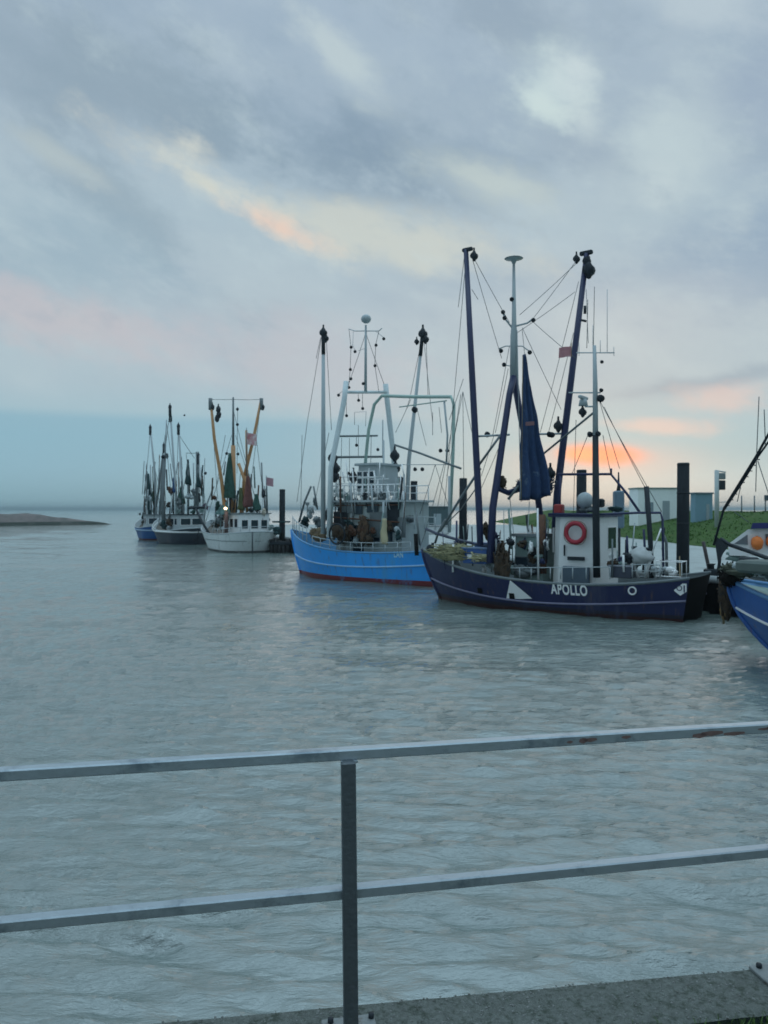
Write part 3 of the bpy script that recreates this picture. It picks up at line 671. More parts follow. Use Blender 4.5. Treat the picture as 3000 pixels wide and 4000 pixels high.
# furled sail / hanging net
sail = drape(A.P(2046, 1385, .5), A.P(2036, 1955, .5), A.P(2160, 1935, -.5), .17, 30, 16, 3, .15, .03)
sl_ = A.part('furled_sail', BLUEC, sail); sl_['label'] = 'dark blue furled sail hanging point up'
mb = MB(); mb.tube([A.P(2042, 1388, .55), A.P(2040, 1640, .6), A.P(2036, 1960, .6)], .014); mb.build('halyard', ROPE, sl_)
mb = MB(); mb.box(A.P(2070, 1655, .75), (.34, .03, .14), bev=.01); mb.build('sail_patch', mat('faded_red_cloth', (.22,.12,.13), .9), sl_)
tangle(MB(), A.P(2140, 1895, -.8), (1.0, .5, .9), 30, .02, 15, core=.6).build('net_bundle', mat('slate_netting', (.05,.07,.12), .9, var=.5), A.root)
# mizzen mast by the wheelhouse
mz = MB(); mz.tube([A.P(2331, 2256, 1.25), A.P(2328, 2000, 1.25), A.P(2326, 1700, 1.25)], [.12, .12, .10], 10); mzo = A.part('mizzen_mast', DARK, mz)
mz = MB(); mz.tube([A.P(2326, 1701, 1.25), A.P(2325, 1500, 1.25), A.P(2322, 1350, 1.25)], [.095, .08, .055], 10); mz.build('topmast', PALE, mzo)
mz = MB(); mz.tube([A.P(2251, 1378, 1.25), A.P(2400, 1378, 1.25)], .02)
for a_, b_, c_ in ((2372, 1130, 1378), (2316, 1270, 1378), (2345, 1330, 1378), (2398, 1355, 1390), (2262, 1340, 1390)): mz.tube([A.P(a_, c_, 1.25), A.P(a_, b_, 1.25)], .011, 5)
mz.build('aerial_yard', PALE, mzo)
mz = MB(); mz.tube([A.P(2222, 1534, 1.25), A.P(2345, 1534, 1.25)], .025); mz.tube([A.P(2285, 1588, 1.25), A.P(2328, 1588, 1.25)], .03); mz.build('lamp_bracket', PALE, mzo)
for a_, b_, r_ in ((2340, 1548, .13), (2300, 1690, .1), (2348, 1410, .06), (2345, 1520, .07), (2330, 1688, .1)): A.lamp(A.P(a_, b_, 1.2), mzo, r_)
A.block(A.P(2276, 1610, 1.2), mzo, .15)
rdm = A.radar(A.P(2278, 1585, 1.2), .7, PALE); 
# flag
fl = empty('flag', A.M @ A.P(2232, 1372, 1.2)); mb = MB(); vs = []; fs = []; q0 = A.M.to_3x3() @ Vector((1, 0, 0))
for i in range(9):
    for j in range(5): vs.append(q0*(i/8*.46) + Vector((0,0,.18-.36*j/4)) + Vector((.3,.3,0))*math.sin(i*1.1+j*.3)*.08)
for i in range(8):
    for j in range(4): fs.append((i*5+j, (i+1)*5+j, (i+1)*5+j+1, i*5+j+1))
mb.add(vs, fs, True).build('cloth', mat('faded_red_flag', (.48,.22,.24), .8, c2=(.6,.5,.5), patch=.42, scale=4), fl); tag(fl, 'small faded red flag beside the right boom of the navy cutter', 'flag')
mb = MB(); mb.tube([(0,0,-.2), (0,0,.3)], .012, 5); mb.build('halyard', ROPE, fl)
# stern gantry over the wheelhouse
A.tubes('stern_gantry', NAVY, [([A.P(2180, 1853, .4), A.P(2386, 1852, .4), A.P(2446, 1925, .4), A.P(2500, 2003, .4)], .045), ([A.P(2387, 1852, .4), A.P(2387, 1830, .4)], .04), ([A.P(2190, 1853, .4), A.P(2186, 2010, .4)], .04), ([A.P(2143, 2008, 1.12), A.P(2330, 2010, 1.12), A.P(2490, 2003, 1.0), A.P(2580, 2003, .8), A.P(2588, 2030, .8), A.P(2592, 2255, .9)], .04)])
A.tubes('stern_post', DARK, [([A.P(2545, 2258, .9), A.P(2540, 2100, .9), A.P(2525, 1900, .9)], .085)])
A.tubes('stern_post', GREY, [([A.P(2392, 2258, 1.35), A.P(2392, 2105, 1.3)], .03), ([A.P(2605, 2255, .5), A.P(2603, 2120, .5), A.P(2580, 2060, .5)], .05)])
A.railing([A.P(a_, 2262, 1.58) for a_ in (2383, 2290, 2237, 2190, 2150, 2075, 2030, 1985)], .40, PALE, .018, mid=False)
A.railing([A.P(a_, b_, 1.35) for a_, b_ in ((2470, 2255), (2520, 2255), (2578, 2258))], .42, PALE, .02, mid=True)
# roof gear
mb = MB(); mb.box(A.P(2184, 1988, .5), (.32, .3, .34), bev=.04); mb.build('red_box', REDP, wA)
tangle(MB(), A.P(2300, 1985, .3), (.75, .5, .4), 14, .018, 31).build('roof_bundle', GREY, wA)
mb = MB(); mb.ball(A.P(2285, 1955, .3), (.3, .3, .3)); mb.build('radome', PALE, wA)
tangle(MB(), A.P(2400, 1990, .3), (.6, .4, .25), 12, .015, 32).build('roof_bundle', NETD, wA)
mb = MB(); mb.box(A.P(2345, 1965, .9), (.26, .26, .3), bev=.05); mb.build('horn_box', DARK, wA)
# stays
A.wires([(A.P(1822, 985, 1.6), A.P(1778, 1500, .8)), (A.P(1778, 1500, .8), A.P(1735, 1990, .2)), (A.P(1815, 990, 1.6), A.P(1790, 1200, 1.4)), (A.P(1852, 1010, 1.5), A.P(1990, 1260, 0)),
         (A.P(1845, 1010, 1.5), A.P(1960, 1400, 0)), (A.P(2250, 1020, -1.5), A.P(2070, 1260, 0)), (A.P(2250, 1030, -1.5), A.P(2030, 1230, 0)), (A.P(2246, 1140, -1.5), A.P(2020, 1300, 0)), (A.P(1843, 1130, 1.5), A.P(1868, 1170, 1.2)),
         (A.P(2080, 1255, 0), A.P(2250, 1400, 1.2)), (A.P(2040, 1280, 0), A.P(2192, 1600, -1)), (A.P(2260, 1100, -1.5), A.P(2110, 1690, -1)), (A.P(2240, 1300, -1.5), A.P(2140, 1700, -1)),
         (A.P(1985, 1440, 0), A.P(1935, 1690, 1.0)), (A.P(1990, 1350, 0), A.P(1925, 1700, 1.1)), (A.P(2040, 1290, 0), A.P(2050, 1390, .2)), (A.P(1930, 1700, 1.1), A.P(1880, 1860, 1.3)), (A.P(1960, 1720, .8), A.P(1870, 1930, 1.3)),
         (A.P(2340, 1560, 1.2), A.P(2420, 1830, 1.0)), (A.P(2345, 1570, 1.2), A.P(2585, 2000, .8)), (A.P(2355, 1700, 1.2), A.P(2386, 1850, .4)), (A.P(2360, 1590, 1.2), A.P(2520, 1905, .9)),
         (A.P(2290, 1130, -1.5), A.P(2298, 1340, 1.0)), (A.P(2322, 1120, 1.2), A.P(2318, 1360, 1.2)), (A.P(2296, 1170, 1.2), A.P(2292, 1360, 1.2)), (A.P(2300, 1690, 1.2), A.P(2235, 1850, .4)), (A.P(2250, 1640, 1.2), A.P(2240, 2000, .6)),
         (A.P(1808, 1530, .6), A.P(1745, 1860, .3)), (A.P(1808, 1530, .6), A.P(1860, 1760, 1.2)), (A.P(1808, 1530, .6), A.P(1812, 1900, .6)), (A.P(1665, 2070, 0), A.P(1640, 2140, 0))])
A.tubes('stay_ring', DARK, [([A.P(2285, 1195, 1.2), A.P(2285, 1225, 1.2)], .05), ([A.P(2270, 1250, 1.2), A.P(2290, 1255, 1.2)], .04)])
A.wires([(A.P(2020, 1290, 0), A.P(2034, 1950, .6)), (A.P(2060, 2105, .8), A.P(2068, 1960, .3)), (A.P(1970, 2190, 1.3), A.P(1968, 1990, 1.0)), (A.P(2008, 2100, .6), A.P(1990, 1930, .3))], .016, m=PALE)
# things on deck
def deckthing(boat, name, c, fn, label, cat, group=None, rz=None):
    w = boat.M @ Vector(c); e = empty(name, w, boat.rz if rz is None else rz); fn(e); return tag(e, label, cat, group)
def mk(fn): return fn
deckthing(A, 'net_heap', A.P(1800, 2168, 1.15), lambda e: (tangle(MB(), (.2, 0, .12), (3.0, .8, .75), 150, .022, 41, hang=.05).build('netting', NETO, e), tangle(MB(), (-.9, .15, -.05), (1.2, .6, .5), 50, .02, 42).build('netting', mat('straw_rope', (.42,.40,.24), .9, var=.3, scale=12), e)), 'long olive and straw coloured heap of netting along the navy cutter foredeck', 'fishing net')
deckthing(A, 'net_heap', A.P(1958, 2200, 1.55), lambda e: tangle(MB(), (0, 0, 0), (.85, .5, 1.75), 120, .028, 43, hang=.06).build('netting', NETB, e), 'dark brown trawl net hanging over the rail by the white triangle', 'fishing net')
deckthing(A, 'net_heap', A.P(1755, 2128, .5), lambda e: tangle(MB(), (0, 0, 0), (1.0, .6, .45), 30, .02, 44).build('netting', mat('white_float_line', (.62,.66,.66), .8, var=.2), e), 'white heap of float line at the navy cutter bow', 'fishing net')
def crate(e, d, m, lid=None):
    mb = MB(); mb.box((0,0,d[2]/2), d, bev=.02, taper=1.04); mb.build('crate_body', m, e)
    mb = MB(); mb.box((0,0,d[2]+.012), (d[0]*1.1, d[1]*1.1, .05), bev=.01); mb.build('lid', lid or m, e)
deckthing(A, 'fish_crate', A.P(1868, 2200, 1.0), lambda e: (crate(e, (1.0, .6, .56), mat('mid_blue_plastic', (.04,.11,.33), .5), mat('blue_grey_lid', (.12,.20,.34), .6)), MB().box((.05, .315, .26), (.5, .02, .17)).build('white_label', WHITE2, e)), 'blue lidded crate with a white label on the navy cutter foredeck', 'crate')
deckthing(A, 'fish_crate', A.P(1905, 2165, .4), lambda e: crate(e, (.8, .6, .42), mat('slate_blue_plastic', (.10,.17,.34), .5)), 'slate blue crate behind the labelled crate on the foredeck', 'crate')
deckthing(A, 'fish_crate', A.P(2432, 2256, 1.0), lambda e: (crate(e, (.75, .5, .38), mat('dark_plastic', (.05,.06,.09), .5), mat('grey_lid', (.2,.22,.26), .5))), 'dark crate with a grey lid on the navy cutter after deck', 'crate')
deckthing(A, 'fish_crate', A.P(2622, 2262, 1.0), lambda e: (tangle(MB(), (0, 0, .22), (.42, .4, .36), 14, .02, 51).build('contents', WHITE2, e), MB().tube([(-.4,.3,0),(-.4,.3,.58),(.4,.3,.58),(.4,.3,0)], .018).tube([(-.4,-.3,0),(-.4,-.3,.58),(.4,-.3,.58),(.4,-.3,0)], .018).tube([(-.4,.3,.58),(-.4,-.3,.58)], .018).tube([(.4,.3,.58),(.4,-.3,.58)], .018).tube([(-.4,.3,.1),(.4,.3,.1)], .018).build('frame', WHITE2, e)), 'white tube frame basket at the navy cutter stern', 'basket')
deckthing(A, 'white_tarpaulin', A.P(2507, 2170, 1.0), lambda e: (MB().ball((0,0,0), (.38, .25, .27), 14, 9, .22, 5).tube([(.3,0,-.1), (.22,0,-.45), (.1,0,-.75)], .05).tube([(-.28,0,-.1), (-.2,0,-.45), (-.12,0,-.75)], .05).build('cover', mat('white_canvas', (.55,.58,.58), .8, var=.15, bump=.4), e), MB().tube([(-.3,0,.0), (-.62,0,.9)], .025).build('pole', WHITE2, e)), 'white canvas bundle with a pale pole on the navy cutter stern', 'tarpaulin')
A.tubes('boat_hook_rack', DARK, [([A.P(2468, 2138, 1.0), A.P(2540, 2146, 1.0)], .05)])
tangle(MB(), A.P(2050, 2230, .9), (1.3, .5, .5), 30, .02, 46).build('deck_gear', GREY, A.root)
tangle(MB(), A.P(1895, 2075, 1.0), (.5, .5, .7), 22, .022, 47).build('winch', NETB, A.root)
tangle(MB(), A.P(1925, 2100, .6), (.6, .6, .6), 22, .022, 48).build('winch', NAVY, A.root)
mb = MB(); mb.ball(A.P(1680, 2145, .15), (.16,.16,.2)); mb.tube([A.P(1690, 2180, .2), A.P(1690, 2120, .2)], .06); mb.build('windlass', DARK, A.root)

rd_ = random.Random(77); NM = [DARK, NAVY, PALE, GREYGREEN, DARK, RUSTM, WHITE]
for (xr, yr, n_) in (((1975, 2140), (1985, 2120), 20), ((2370, 2600), (2040, 2180), 12), ((1730, 1960), (2030, 2130), 12)):
    for k in range(n_):
        a_ = rd_.uniform(*xr); o_ = rd_.uniform(.3, 1.3); y0_ = rd_.uniform(*yr); l_ = rd_.uniform(60, 160)
        A.tubes('rod', NM[k % 7], [([A.P(a_, min(2235, y0_+l_), o_), A.P(a_+rd_.uniform(-12, 12), y0_, o_)], rd_.choice((.015, .022, .04)))])
    for k in range(n_):
        a_ = rd_.uniform(*xr); tangle(MB(), A.P(a_, rd_.uniform(yr[1]-10, 2235), rd_.uniform(.3, 1.2)), (rd_.uniform(.25,.7), .3, rd_.uniform(.25,.6)), 12, .016, 800+k+n_, core=.6).build('deck_gear', [DARK, PALE, NAVY, GREYGREEN, NETB, WHITE][k % 6], A.root)
def moor(b, a, w, label_): MB().tube(catenary(a, b.loc(w), .5, 12), .022, 6).build('mooring_rope', ROPE, b.root)
moor(A, A.P(2660, 2270, 1.2), (10.7, 27.8, 1.9), ''); moor(A, A.P(1690, 2160, -.1), (4.0, 40.8, 2.2), '')
# ---------------- bright blue cutter
B = Boat('fishing_cutter', (-5.25, 43.6), (3.3, 37.4), 'bright light blue fishing cutter with pale gallows frame behind the navy cutter')
B.hull(4.2, (1.65, 1.45, 2.45), BLUE_HULL, rail=.75, rake=.75, ws=.78, wl=.88, capm=mat('light_blue_cap', (.10,.30,.55), .5))
B.stripe(lambda t: .98-.25*math.sin(min(1, t/.5)*math.pi/2) if t < .5 else .73+.35*((t-.5)/.5)**2, mat('sky_blue_strake', (.30,.55,.80), .5), .05)
q = B.P(1540, 2176, 1.9); B.text('LAN', .40, q.x, q.z, mat('pale_blue_lettering', (.45,.72,.90), .5), bold=.03)
def Bp(a, b, o=0.0): return B.P(a, b, o)
mb = MB(); mb.tube([Bp(1262, 2085, 1.6), Bp(1263, 1700, 1.6), Bp(1263, 1385, 1.6)], [.13, .12, .09], 10); b1 = B.part('boom', PALE, mb)
mb = MB(); mb.tube([Bp(1263, 1385, 1.6), Bp(1263, 1285, 1.6)], .10, 8); mb.build('boom_head', DARK, b1); B.block(Bp(1263, 1300, 1.6), b1, .22); B.block(Bp(1272, 1322, 1.5), b1, .18)
mb = MB(); mb.tube([Bp(1585, 2080, -1.6), Bp(1597, 1800, -1.6), Bp(1642, 1390, -1.6)], [.13, .11, .08], 10); b2 = B.part('boom', PALE, mb)
mb = MB(); mb.tube([Bp(1642, 1390, -1.6), Bp(1651, 1300, -1.6)], .10, 8); mb.build('boom_head', DARK, b2); B.block(Bp(1652, 1305, -1.6), b2, .26); B.block(Bp(1628, 1335, -1.6), b2, .14); B.block(Bp(1662, 1325, -1.6), b2, .2); B.block(Bp(1620, 1600, -1.6), b2, .18)
mb = MB(); mb.tube([Bp(1428, 1530), Bp(1429, 1270)], [.085, .055], 10); mB = B.part('main_mast', PALE, mb)
MB().ball(Bp(1430, 1246), (.27, .27, .24)).build('radome', PALE, mB)
mb = MB(); mb.tube([Bp(1363, 1285), Bp(1385, 1293), Bp(1480, 1293), Bp(1492, 1282)], .025); mb.tube([Bp(1380, 1295), Bp(1378, 1350), Bp(1388, 1370)], .012); mb.tube([Bp(1470, 1295), Bp(1500, 1320)], .012); mb.tube([Bp(1400, 1370), Bp(1429, 1360)], .012); mb.build('crosstree', PALE, mB)
for a_, b_ in ((1386, 1370), (1371, 1353), (1468, 1345), (1498, 1320), (1464, 1425), (1368, 1440), (1370, 1476), (1362, 1510), (1322, 1540), (1418, 1495), (1416, 1592), (1353, 1620), (1392, 1735), (1475, 1752), (1362, 1845), (1400, 1560)): B.lamp(Bp(a_, b_, .1), mB, .085)
g = MB(); g.tube([Bp(1352, 1490, 1.0), Bp(1345, 1560, 1.1), Bp(1322, 1680, 1.4), Bp(1292, 1830, 1.7), Bp(1286, 2100, 1.8)], .14, 10)
g.tube([Bp(1506, 1500, -1.0), Bp(1512, 1560, -1.1), Bp(1530, 1720, -1.5), Bp(1545, 1860, -1.7), Bp(1552, 2080, -1.8)], .145, 10); g.tube([Bp(1340, 1532, 1.0), Bp(1510, 1532, -1.0)], .08, 10)
gB = B.part('gallows_frame', mat('pale_blue_grey_paint', (.66,.74,.76), .5, c2=(.42,.42,.40), patch=.38, scale=4), g)
B.tubes('crosspiece', GREY, [([Bp(1325, 1704, 1.2), Bp(1475, 1702, -.6)], .05), ([Bp(1300, 1786, 1.4), Bp(1496, 1784, -1.0)], .06)], gB)
B.tubes('crosspiece', PALE, [([Bp(1385, 1660, .2), Bp(1385, 1610, .2), Bp(1430, 1608, -.2), Bp(1428, 1665, -.2)], .015), ([Bp(1495, 1640, -1), Bp(1495, 1790, -1)], .03)], gB)
B.tubes('deck_gantry', mat('pale_green_paint', (.38,.52,.47), .55, c2=(.2,.25,.22), patch=.4), [([Bp(1425, 1830, .3), Bp(1440, 1680, .3), Bp(1462, 1580, .3), Bp(1492, 1546, .3), Bp(1620, 1550, .3), Bp(1762, 1550, .3), Bp(1773, 1580, .3), Bp(1770, 1760, .3), Bp(1755, 2080, .3)], .085),
    ([Bp(1560, 1590, .3), Bp(1745, 1565, .3)], .03)])
B.tubes('gantry_post', PALE, [([Bp(1735, 1565, .3), Bp(1748, 1700, .3), Bp(1744, 1810, .3)], .05), ([Bp(1500, 2080, .3), Bp(1498, 1720, .3)], .05)])
B.tubes('derrick', GREY, [([Bp(1542, 1738, -.5), Bp(1640, 1770, .0), Bp(1740, 1808, .5), Bp(1800, 1830, .9)], .055)])
B.tubes('antenna_line', PALE, [([Bp(1490, 1815, 0), Bp(1760, 1815, 0)], .018)])
for a_, b_ in ((1620, 1828), (1648, 1828), (1719, 1755), (1745, 1755)): B.lamp(Bp(a_, b_, .0), None, .1)
for a_, b_, o_ in ((1300, 1790, 1.4), (1307, 1860, 1.4), (1542, 1780, -1.0), (1540, 1870, -1.0), (1310, 1830, 1.4), (1545, 1830, -1.0), (1380, 1865, .5)): B.block(Bp(a_, b_, o_), None, .27)
B.tubes('stern_post', DARK, [([Bp(1568, 2070, -.6), Bp(1566, 1862, -.6)], .09)])
B.tubes('white_post', PALE, [([Bp(1755, 2080, .6), Bp(1755, 1860, .6)], .06), ([Bp(1376, 2120, 1.2), Bp(1372, 1925, 1.2)], .08), ([Bp(1345, 2110, 1.0), Bp(1340, 1960, 1.0)], .05), ([Bp(1288, 2090, 1.3), Bp(1285, 1890, 1.3)], .05), ([Bp(1500, 2125, 1.6), Bp(1498, 1960, 1.5)], .06), ([Bp(1580, 2060, -.4), Bp(1578, 1850, -.4)], .05)])
xa, xb = Bp(1478, 1880, .8).x, Bp(1392, 1880, .8).x
wins = []
for r_ in range(3):
    for c_ in range(3):
        x0_ = xa+.16+c_*(xb-xa-.25)/3; wins.append(('port', x0_, x0_+(xb-xa)/3-.2, Bp(1440, 1915-r_*26, .8).z, Bp(1440, 1915-r_*26, .8).z+.26))
B.house(xa, xb, 1.9, Bp(1440, 1935, .8).z, Bp(1440, 1818, .8).z, PALE, PALE, .25, 'wheelhouse', wins=wins, over=.12)
xa, xb = Bp(1570, 2000, 1.2).x, Bp(1300, 2000, 1.2).x
h2 = B.house(xa, xb, 2.5, .8, Bp(1440, 1962, 1.2).z, mat('stained_grey_green', (.36,.43,.43), .6, c2=(.13,.12,.10), patch=.47, var=.3, scale=1.6, streak=True), PALE, .3, 'deckhouse', over=.2, wins=[('port', xb-1.6, xb-1.0, 1.9, 2.7), ('port', xb-.85, xb-.4, 1.9, 2.7), ('port', xa+.5, xa+1.0, 2.0, 2.7), ('port', xa+1.3, xa+1.7, 2.0, 2.7), ('port', xa+2.3, xa+3.0, 1.1, 2.8)], frame=PALE)
z_ = Bp(1440, 1962, 1.2).z+.12
rd_ = random.Random(21); NM = [GREY, PALE, DARK, GREYGREEN, PALE, RUSTM]
for k in range(34):
    a_ = rd_.uniform(1285, 1580); o_ = rd_.uniform(.9, 1.75); y0_ = rd_.uniform(1840, 2010); l_ = rd_.uniform(40, 150); B.tubes('rod', NM[k % 6], [([Bp(a_, min(2125, y0_+l_), o_), Bp(a_+rd_.uniform(-14, 14), y0_, o_)], rd_.choice((.02, .03, .05)))])
for k in range(26):
    a_ = rd_.uniform(1290, 1580); y0_ = rd_.uniform(1800, 1920); B.tubes('rod', WHITE2, [([Bp(a_, y0_+rd_.uniform(40, 110), 1.2), Bp(a_+rd_.uniform(-10, 10), y0_, 1.1)], rd_.choice((.018, .028, .04)))])
for k in range(7):
    a_ = rd_.uniform(1290, 1480); y0_ = rd_.uniform(1830, 1950); B.tubes('rod', WHITE2, [([Bp(a_, y0_, 1.15), Bp(a_+rd_.uniform(50, 110), y0_+rd_.uniform(-4, 4), 1.15)], .02)])
for k in range(20):
    a_ = rd_.uniform(1290, 1560); tangle(MB(), Bp(a_, rd_.uniform(2040, 2110), rd_.uniform(1.4, 1.8)), (rd_.uniform(.3,.9), .4, rd_.uniform(.3,.9)), 12, .022, 300+k, core=.6).build('deck_gear', [GREY, NETB, NETD, PALE, RUSTM][k % 5], B.root)
for k in range(12):
    a_ = rd_.uniform(1300, 1540); tangle(MB(), Bp(a_, rd_.uniform(1935, 2000), rd_.uniform(.9, 1.3)), (rd_.uniform(.3,.8), .4, rd_.uniform(.3,.8)), 12, .022, 340+k, core=.6).build('deck_gear', [GREY, PALE, GREYGREEN, DARK][k % 4], B.root)
B.railing([(x_, 1.25, z_) for x_ in np.linspace(xa, xb, 12)], .75, WHITE2, .035, 'upper_rail'); B.railing([(x_, -1.2, z_) for x_ in np.linspace(xa, xb, 7)], .75, WHITE2, .028, 'upper_rail')
B.railing([(x_, B.side(x_, B.zs(B.tx(x_)), 1).y-.05, B.zs(B.tx(x_))) for x_ in np.linspace(xa-.9, xb+.9, 10)], .5, PALE, .022, 'deck_rail')
B.railing([(x_, B.side(x_, B.zs(B.tx(x_)), 1).y-.05, B.zs(B.tx(x_))) for x_ in np.linspace(B.L/2-2.6, B.L/2-.3, 6)], .85, PALE, .025, 'bow_rail')
B.railing([(x_, 1.0, Bp(1620, 2020, 1.0).z-.6) for x_ in np.linspace(Bp(1700, 2000, 1).x, xa, 4)], .6, PALE, .025, 'stern_rail')
for k, (a_, b_, d_, m_) in enumerate(((1330, 1925, (1.1,.8,.7), GREYGREEN), (1300, 1960, (.8,.6,.8), GREY), (1350, 1990, (1.0,.8,.9), NETD), (1470, 1975, (.9,.8,.5), PALE), (1425, 1945, (.8,.6,.4), GREY), (1215, 2000, (.5,.5,.9), PALE), (1240, 2040, (.8,.8,.8), GREY), (1190, 2040, (.7,.7,.8), NETD), (1560, 2030, (.9,.8,.8), NETD), (1600, 2025, (.6,.6,.6), GREY), (1275, 2010, (.4,.4,.8), DARK), (1520, 2060, (1.1,.7,.5), GREYGREEN), (1230, 1960, (.3,.3,.8), GREY))):
    tangle(MB(), Bp(a_, b_, .6), d_, 22, .024, 60+k, core=.6).build('deck_gear', m_, B.root)
B.tubes('derrick', GREY, [([Bp(1168, 2040, 0), Bp(1190, 1960, 0), Bp(1215, 1900, 0)], .06), ([Bp(1240, 1990, .3), Bp(1225, 1900, .3)], .05)])
deckthing(B, 'net_heap', Bp(1335, 2085, 2.0), lambda e: (tangle(MB(), (0,0,0), (1.3, .7, 1.15), 110, .026, 81, hang=.05).build('netting', NETB, e), MB().torus((0,.38,0), (0,1,0), .5, .05, 20, 6).build('hoop', DARK, e)), 'round dark bundle of trawl gear on the light blue cutter rail', 'fishing net')
deckthing(B, 'net_heap', Bp(1418, 2068, 1.7), lambda e: tangle(MB(), (0,0,0), (.75, .55, 1.75), 90, .026, 82, hang=.06).build('netting', mat('rusty_brown_netting', (.10,.06,.035), .95, c2=(.03,.03,.03), patch=.5, var=.5, scale=12), e), 'tall rusty brown net hanging amidships on the light blue cutter', 'fishing net')
deckthing(B, 'net_heap', Bp(1245, 2085, 1.2), lambda e: tangle(MB(), (0,0,0), (1.5, .7, .9), 70, .024, 83).build('netting', mat('ochre_mixed_netting', (.16,.12,.07), .95, c2=(.25,.18,.18), patch=.45, var=.5, scale=10), e), 'mixed ochre net pile in the bow of the light blue cutter', 'fishing net')
deckthing(B, 'oilskin', Bp(1501, 2075, 1.9), lambda e: drape((0,0,.62), (.20,0,-.62), (-.20,0,-.62), .12, 12, 7, 5, .05, .12).build('cloth', mat('pale_yellow_oilskin', (.48,.44,.28), .6, var=.15), e), 'pale yellow oilskin hung up near the light blue cutter stern', 'clothing')
B.tubes('fender_post', BLACK, [([Bp(1628, 2170, 2.1), Bp(1624, 2085, 2.1)], .10)])
B.tubes('stern_davit', GREY, [([Bp(1640, 2130, 1.4), Bp(1632, 2060, 1.4), Bp(1625, 2000, 1.3)], .05)])
B.wires([(Bp(1363,1287),Bp(1371,1353,.1)),(Bp(1371,1353,.1),Bp(1368,1440,.1)),(Bp(1368,1440,.1),Bp(1362,1510,.1)),(Bp(1362,1510,.1),Bp(1322,1540,.6)),(Bp(1468,1345,.1),Bp(1464,1425,.1)),(Bp(1480,1293),Bp(1468,1345,.1)),(Bp(1464,1425,.1),Bp(1480,1530)),(Bp(1416,1530),Bp(1416,1592,.1)),(Bp(1353,1530,.6),Bp(1353,1620,.1)),(Bp(1400,1530,.3),Bp(1400,1560,.1)),(Bp(1392,1702),Bp(1392,1735,.1)),(Bp(1258, 1300, 1.6), Bp(1200, 1650, .8)), (Bp(1200, 1650, .8), Bp(1160, 1960, .2)), (Bp(1275, 1330, 1.6), Bp(1295, 1680, 1.5)), (Bp(1285, 1690, 1.5), Bp(1230, 1960, 1.2)), (Bp(1252, 1320, 1.6), Bp(1235, 1400, 1.4)),
         (Bp(1655, 1320, -1.6), Bp(1690, 1650, -1)), (Bp(1640, 1360, -1.6), Bp(1600, 1560, -1.2)), (Bp(1605, 1560, -1.2), Bp(1545, 1690, -1.0)), (Bp(1630, 1600, -1.5), Bp(1665, 1740, -1)), (Bp(1600, 1560, .0), Bp(1585, 1605, 0)), (Bp(1665, 1330, -1.6), Bp(1672, 1545, -1)),
         (Bp(1700, 1815, 0), Bp(1640, 2010, 0)), (Bp(1700, 1815, 0), Bp(1760, 2000, 0)), (Bp(1735, 1810, 0), Bp(1660, 2080, .5)), (Bp(1755, 1640, .3), Bp(1810, 1480, .6)), (Bp(1760, 1700, .3), Bp(1700, 2030, .5)), (Bp(1768, 1750, .3), Bp(1800, 1540, .6)),
         (Bp(1345, 1540, 1), Bp(1290, 1800, 1.5)), (Bp(1500, 1500, -1), Bp(1429, 1300, 0)), (Bp(1362, 1500, 1), Bp(1429, 1300, 0)), (Bp(1400, 1660, 0), Bp(1400, 1790, 0)), (Bp(1365, 1710, 0), Bp(1365, 1860, 0)), (Bp(1335, 1710, 0), Bp(1330, 1900, 0)), (Bp(1450, 1705, 0), Bp(1448, 1820, 0)), (Bp(1180, 1700, .8), Bp(1175, 2010, .2)), (Bp(1690, 1610, .3), Bp(1690, 1700, .3)), (Bp(1715, 1590, .3), Bp(1725, 1690, .3))], .014)

for a_, b_, w__, h__, m_ in ((1352, 1985, .8, .5, GREY), (1330, 2040, .9, 1.1, DARK), (1400, 1990, .5, .5, GLASS), (1455, 1985, .7, .45, GLASS), (1470, 2050, .8, 1.3, GREY), (1535, 2020, .7, 1.5, DARK), (1540, 1975, .7, .4, GLASS), (1420, 2060, .6, 1.0, GREYGREEN), (1568, 2060, .5, 1.0, GREY)):
    q = Bp(a_, b_, 1.29); MB().box((q.x, 1.29, q.z), (w__, .07, h__), bev=.02).build('wall_panel', m_, h2)
B.tubes('rod', RUSTM, [([Bp(1300, 2020, 1.32), Bp(1560, 2040, 1.32)], .04), ([Bp(1310, 1975, 1.32), Bp(1560, 1972, 1.32)], .03)])
# ---------------- white cutter, seen mostly from its round stern
C = Boat('fishing_cutter', (-16.9, 74.9), (-10.25, 63.6), 'white round-sterned fishing cutter with tan booms and a lit deck lamp')
C.hull(4.9, (1.75, 1.45, 2.6), WHITE_HULL, rail=.7, rake=1.0, ws=.8, wl=.86, over=.45, rnd=True, capm=PALE)
C.stripe(lambda t: .95, mat('grey_strake', (.22,.26,.27), .6), .035)
def Cq(a, b, D=66.0): return C.Q(a, b, D)
xs = -C.L/2
C.tubes('rudder_post', mat('dark_rudder_paint', (.06,.08,.09), .6), [([C.X(986, 2168, xs-.05), C.X(986, 2078, xs-.25)], .06)])
wc = C.house(xs+1.3, xs+4.3, 2.7, .9, 3.2, WHITE, GREY, .3, wins=[('aft', -1.12, -.6, 2.0, 2.7), ('aft', -.3, .3, 2.0, 2.7), ('aft', .6, 1.12, 2.0, 2.7), ('port', xs+1.7, xs+2.4, 2.1, 2.8), ('port', xs+2.8, xs+3.5, 2.1, 2.8)])
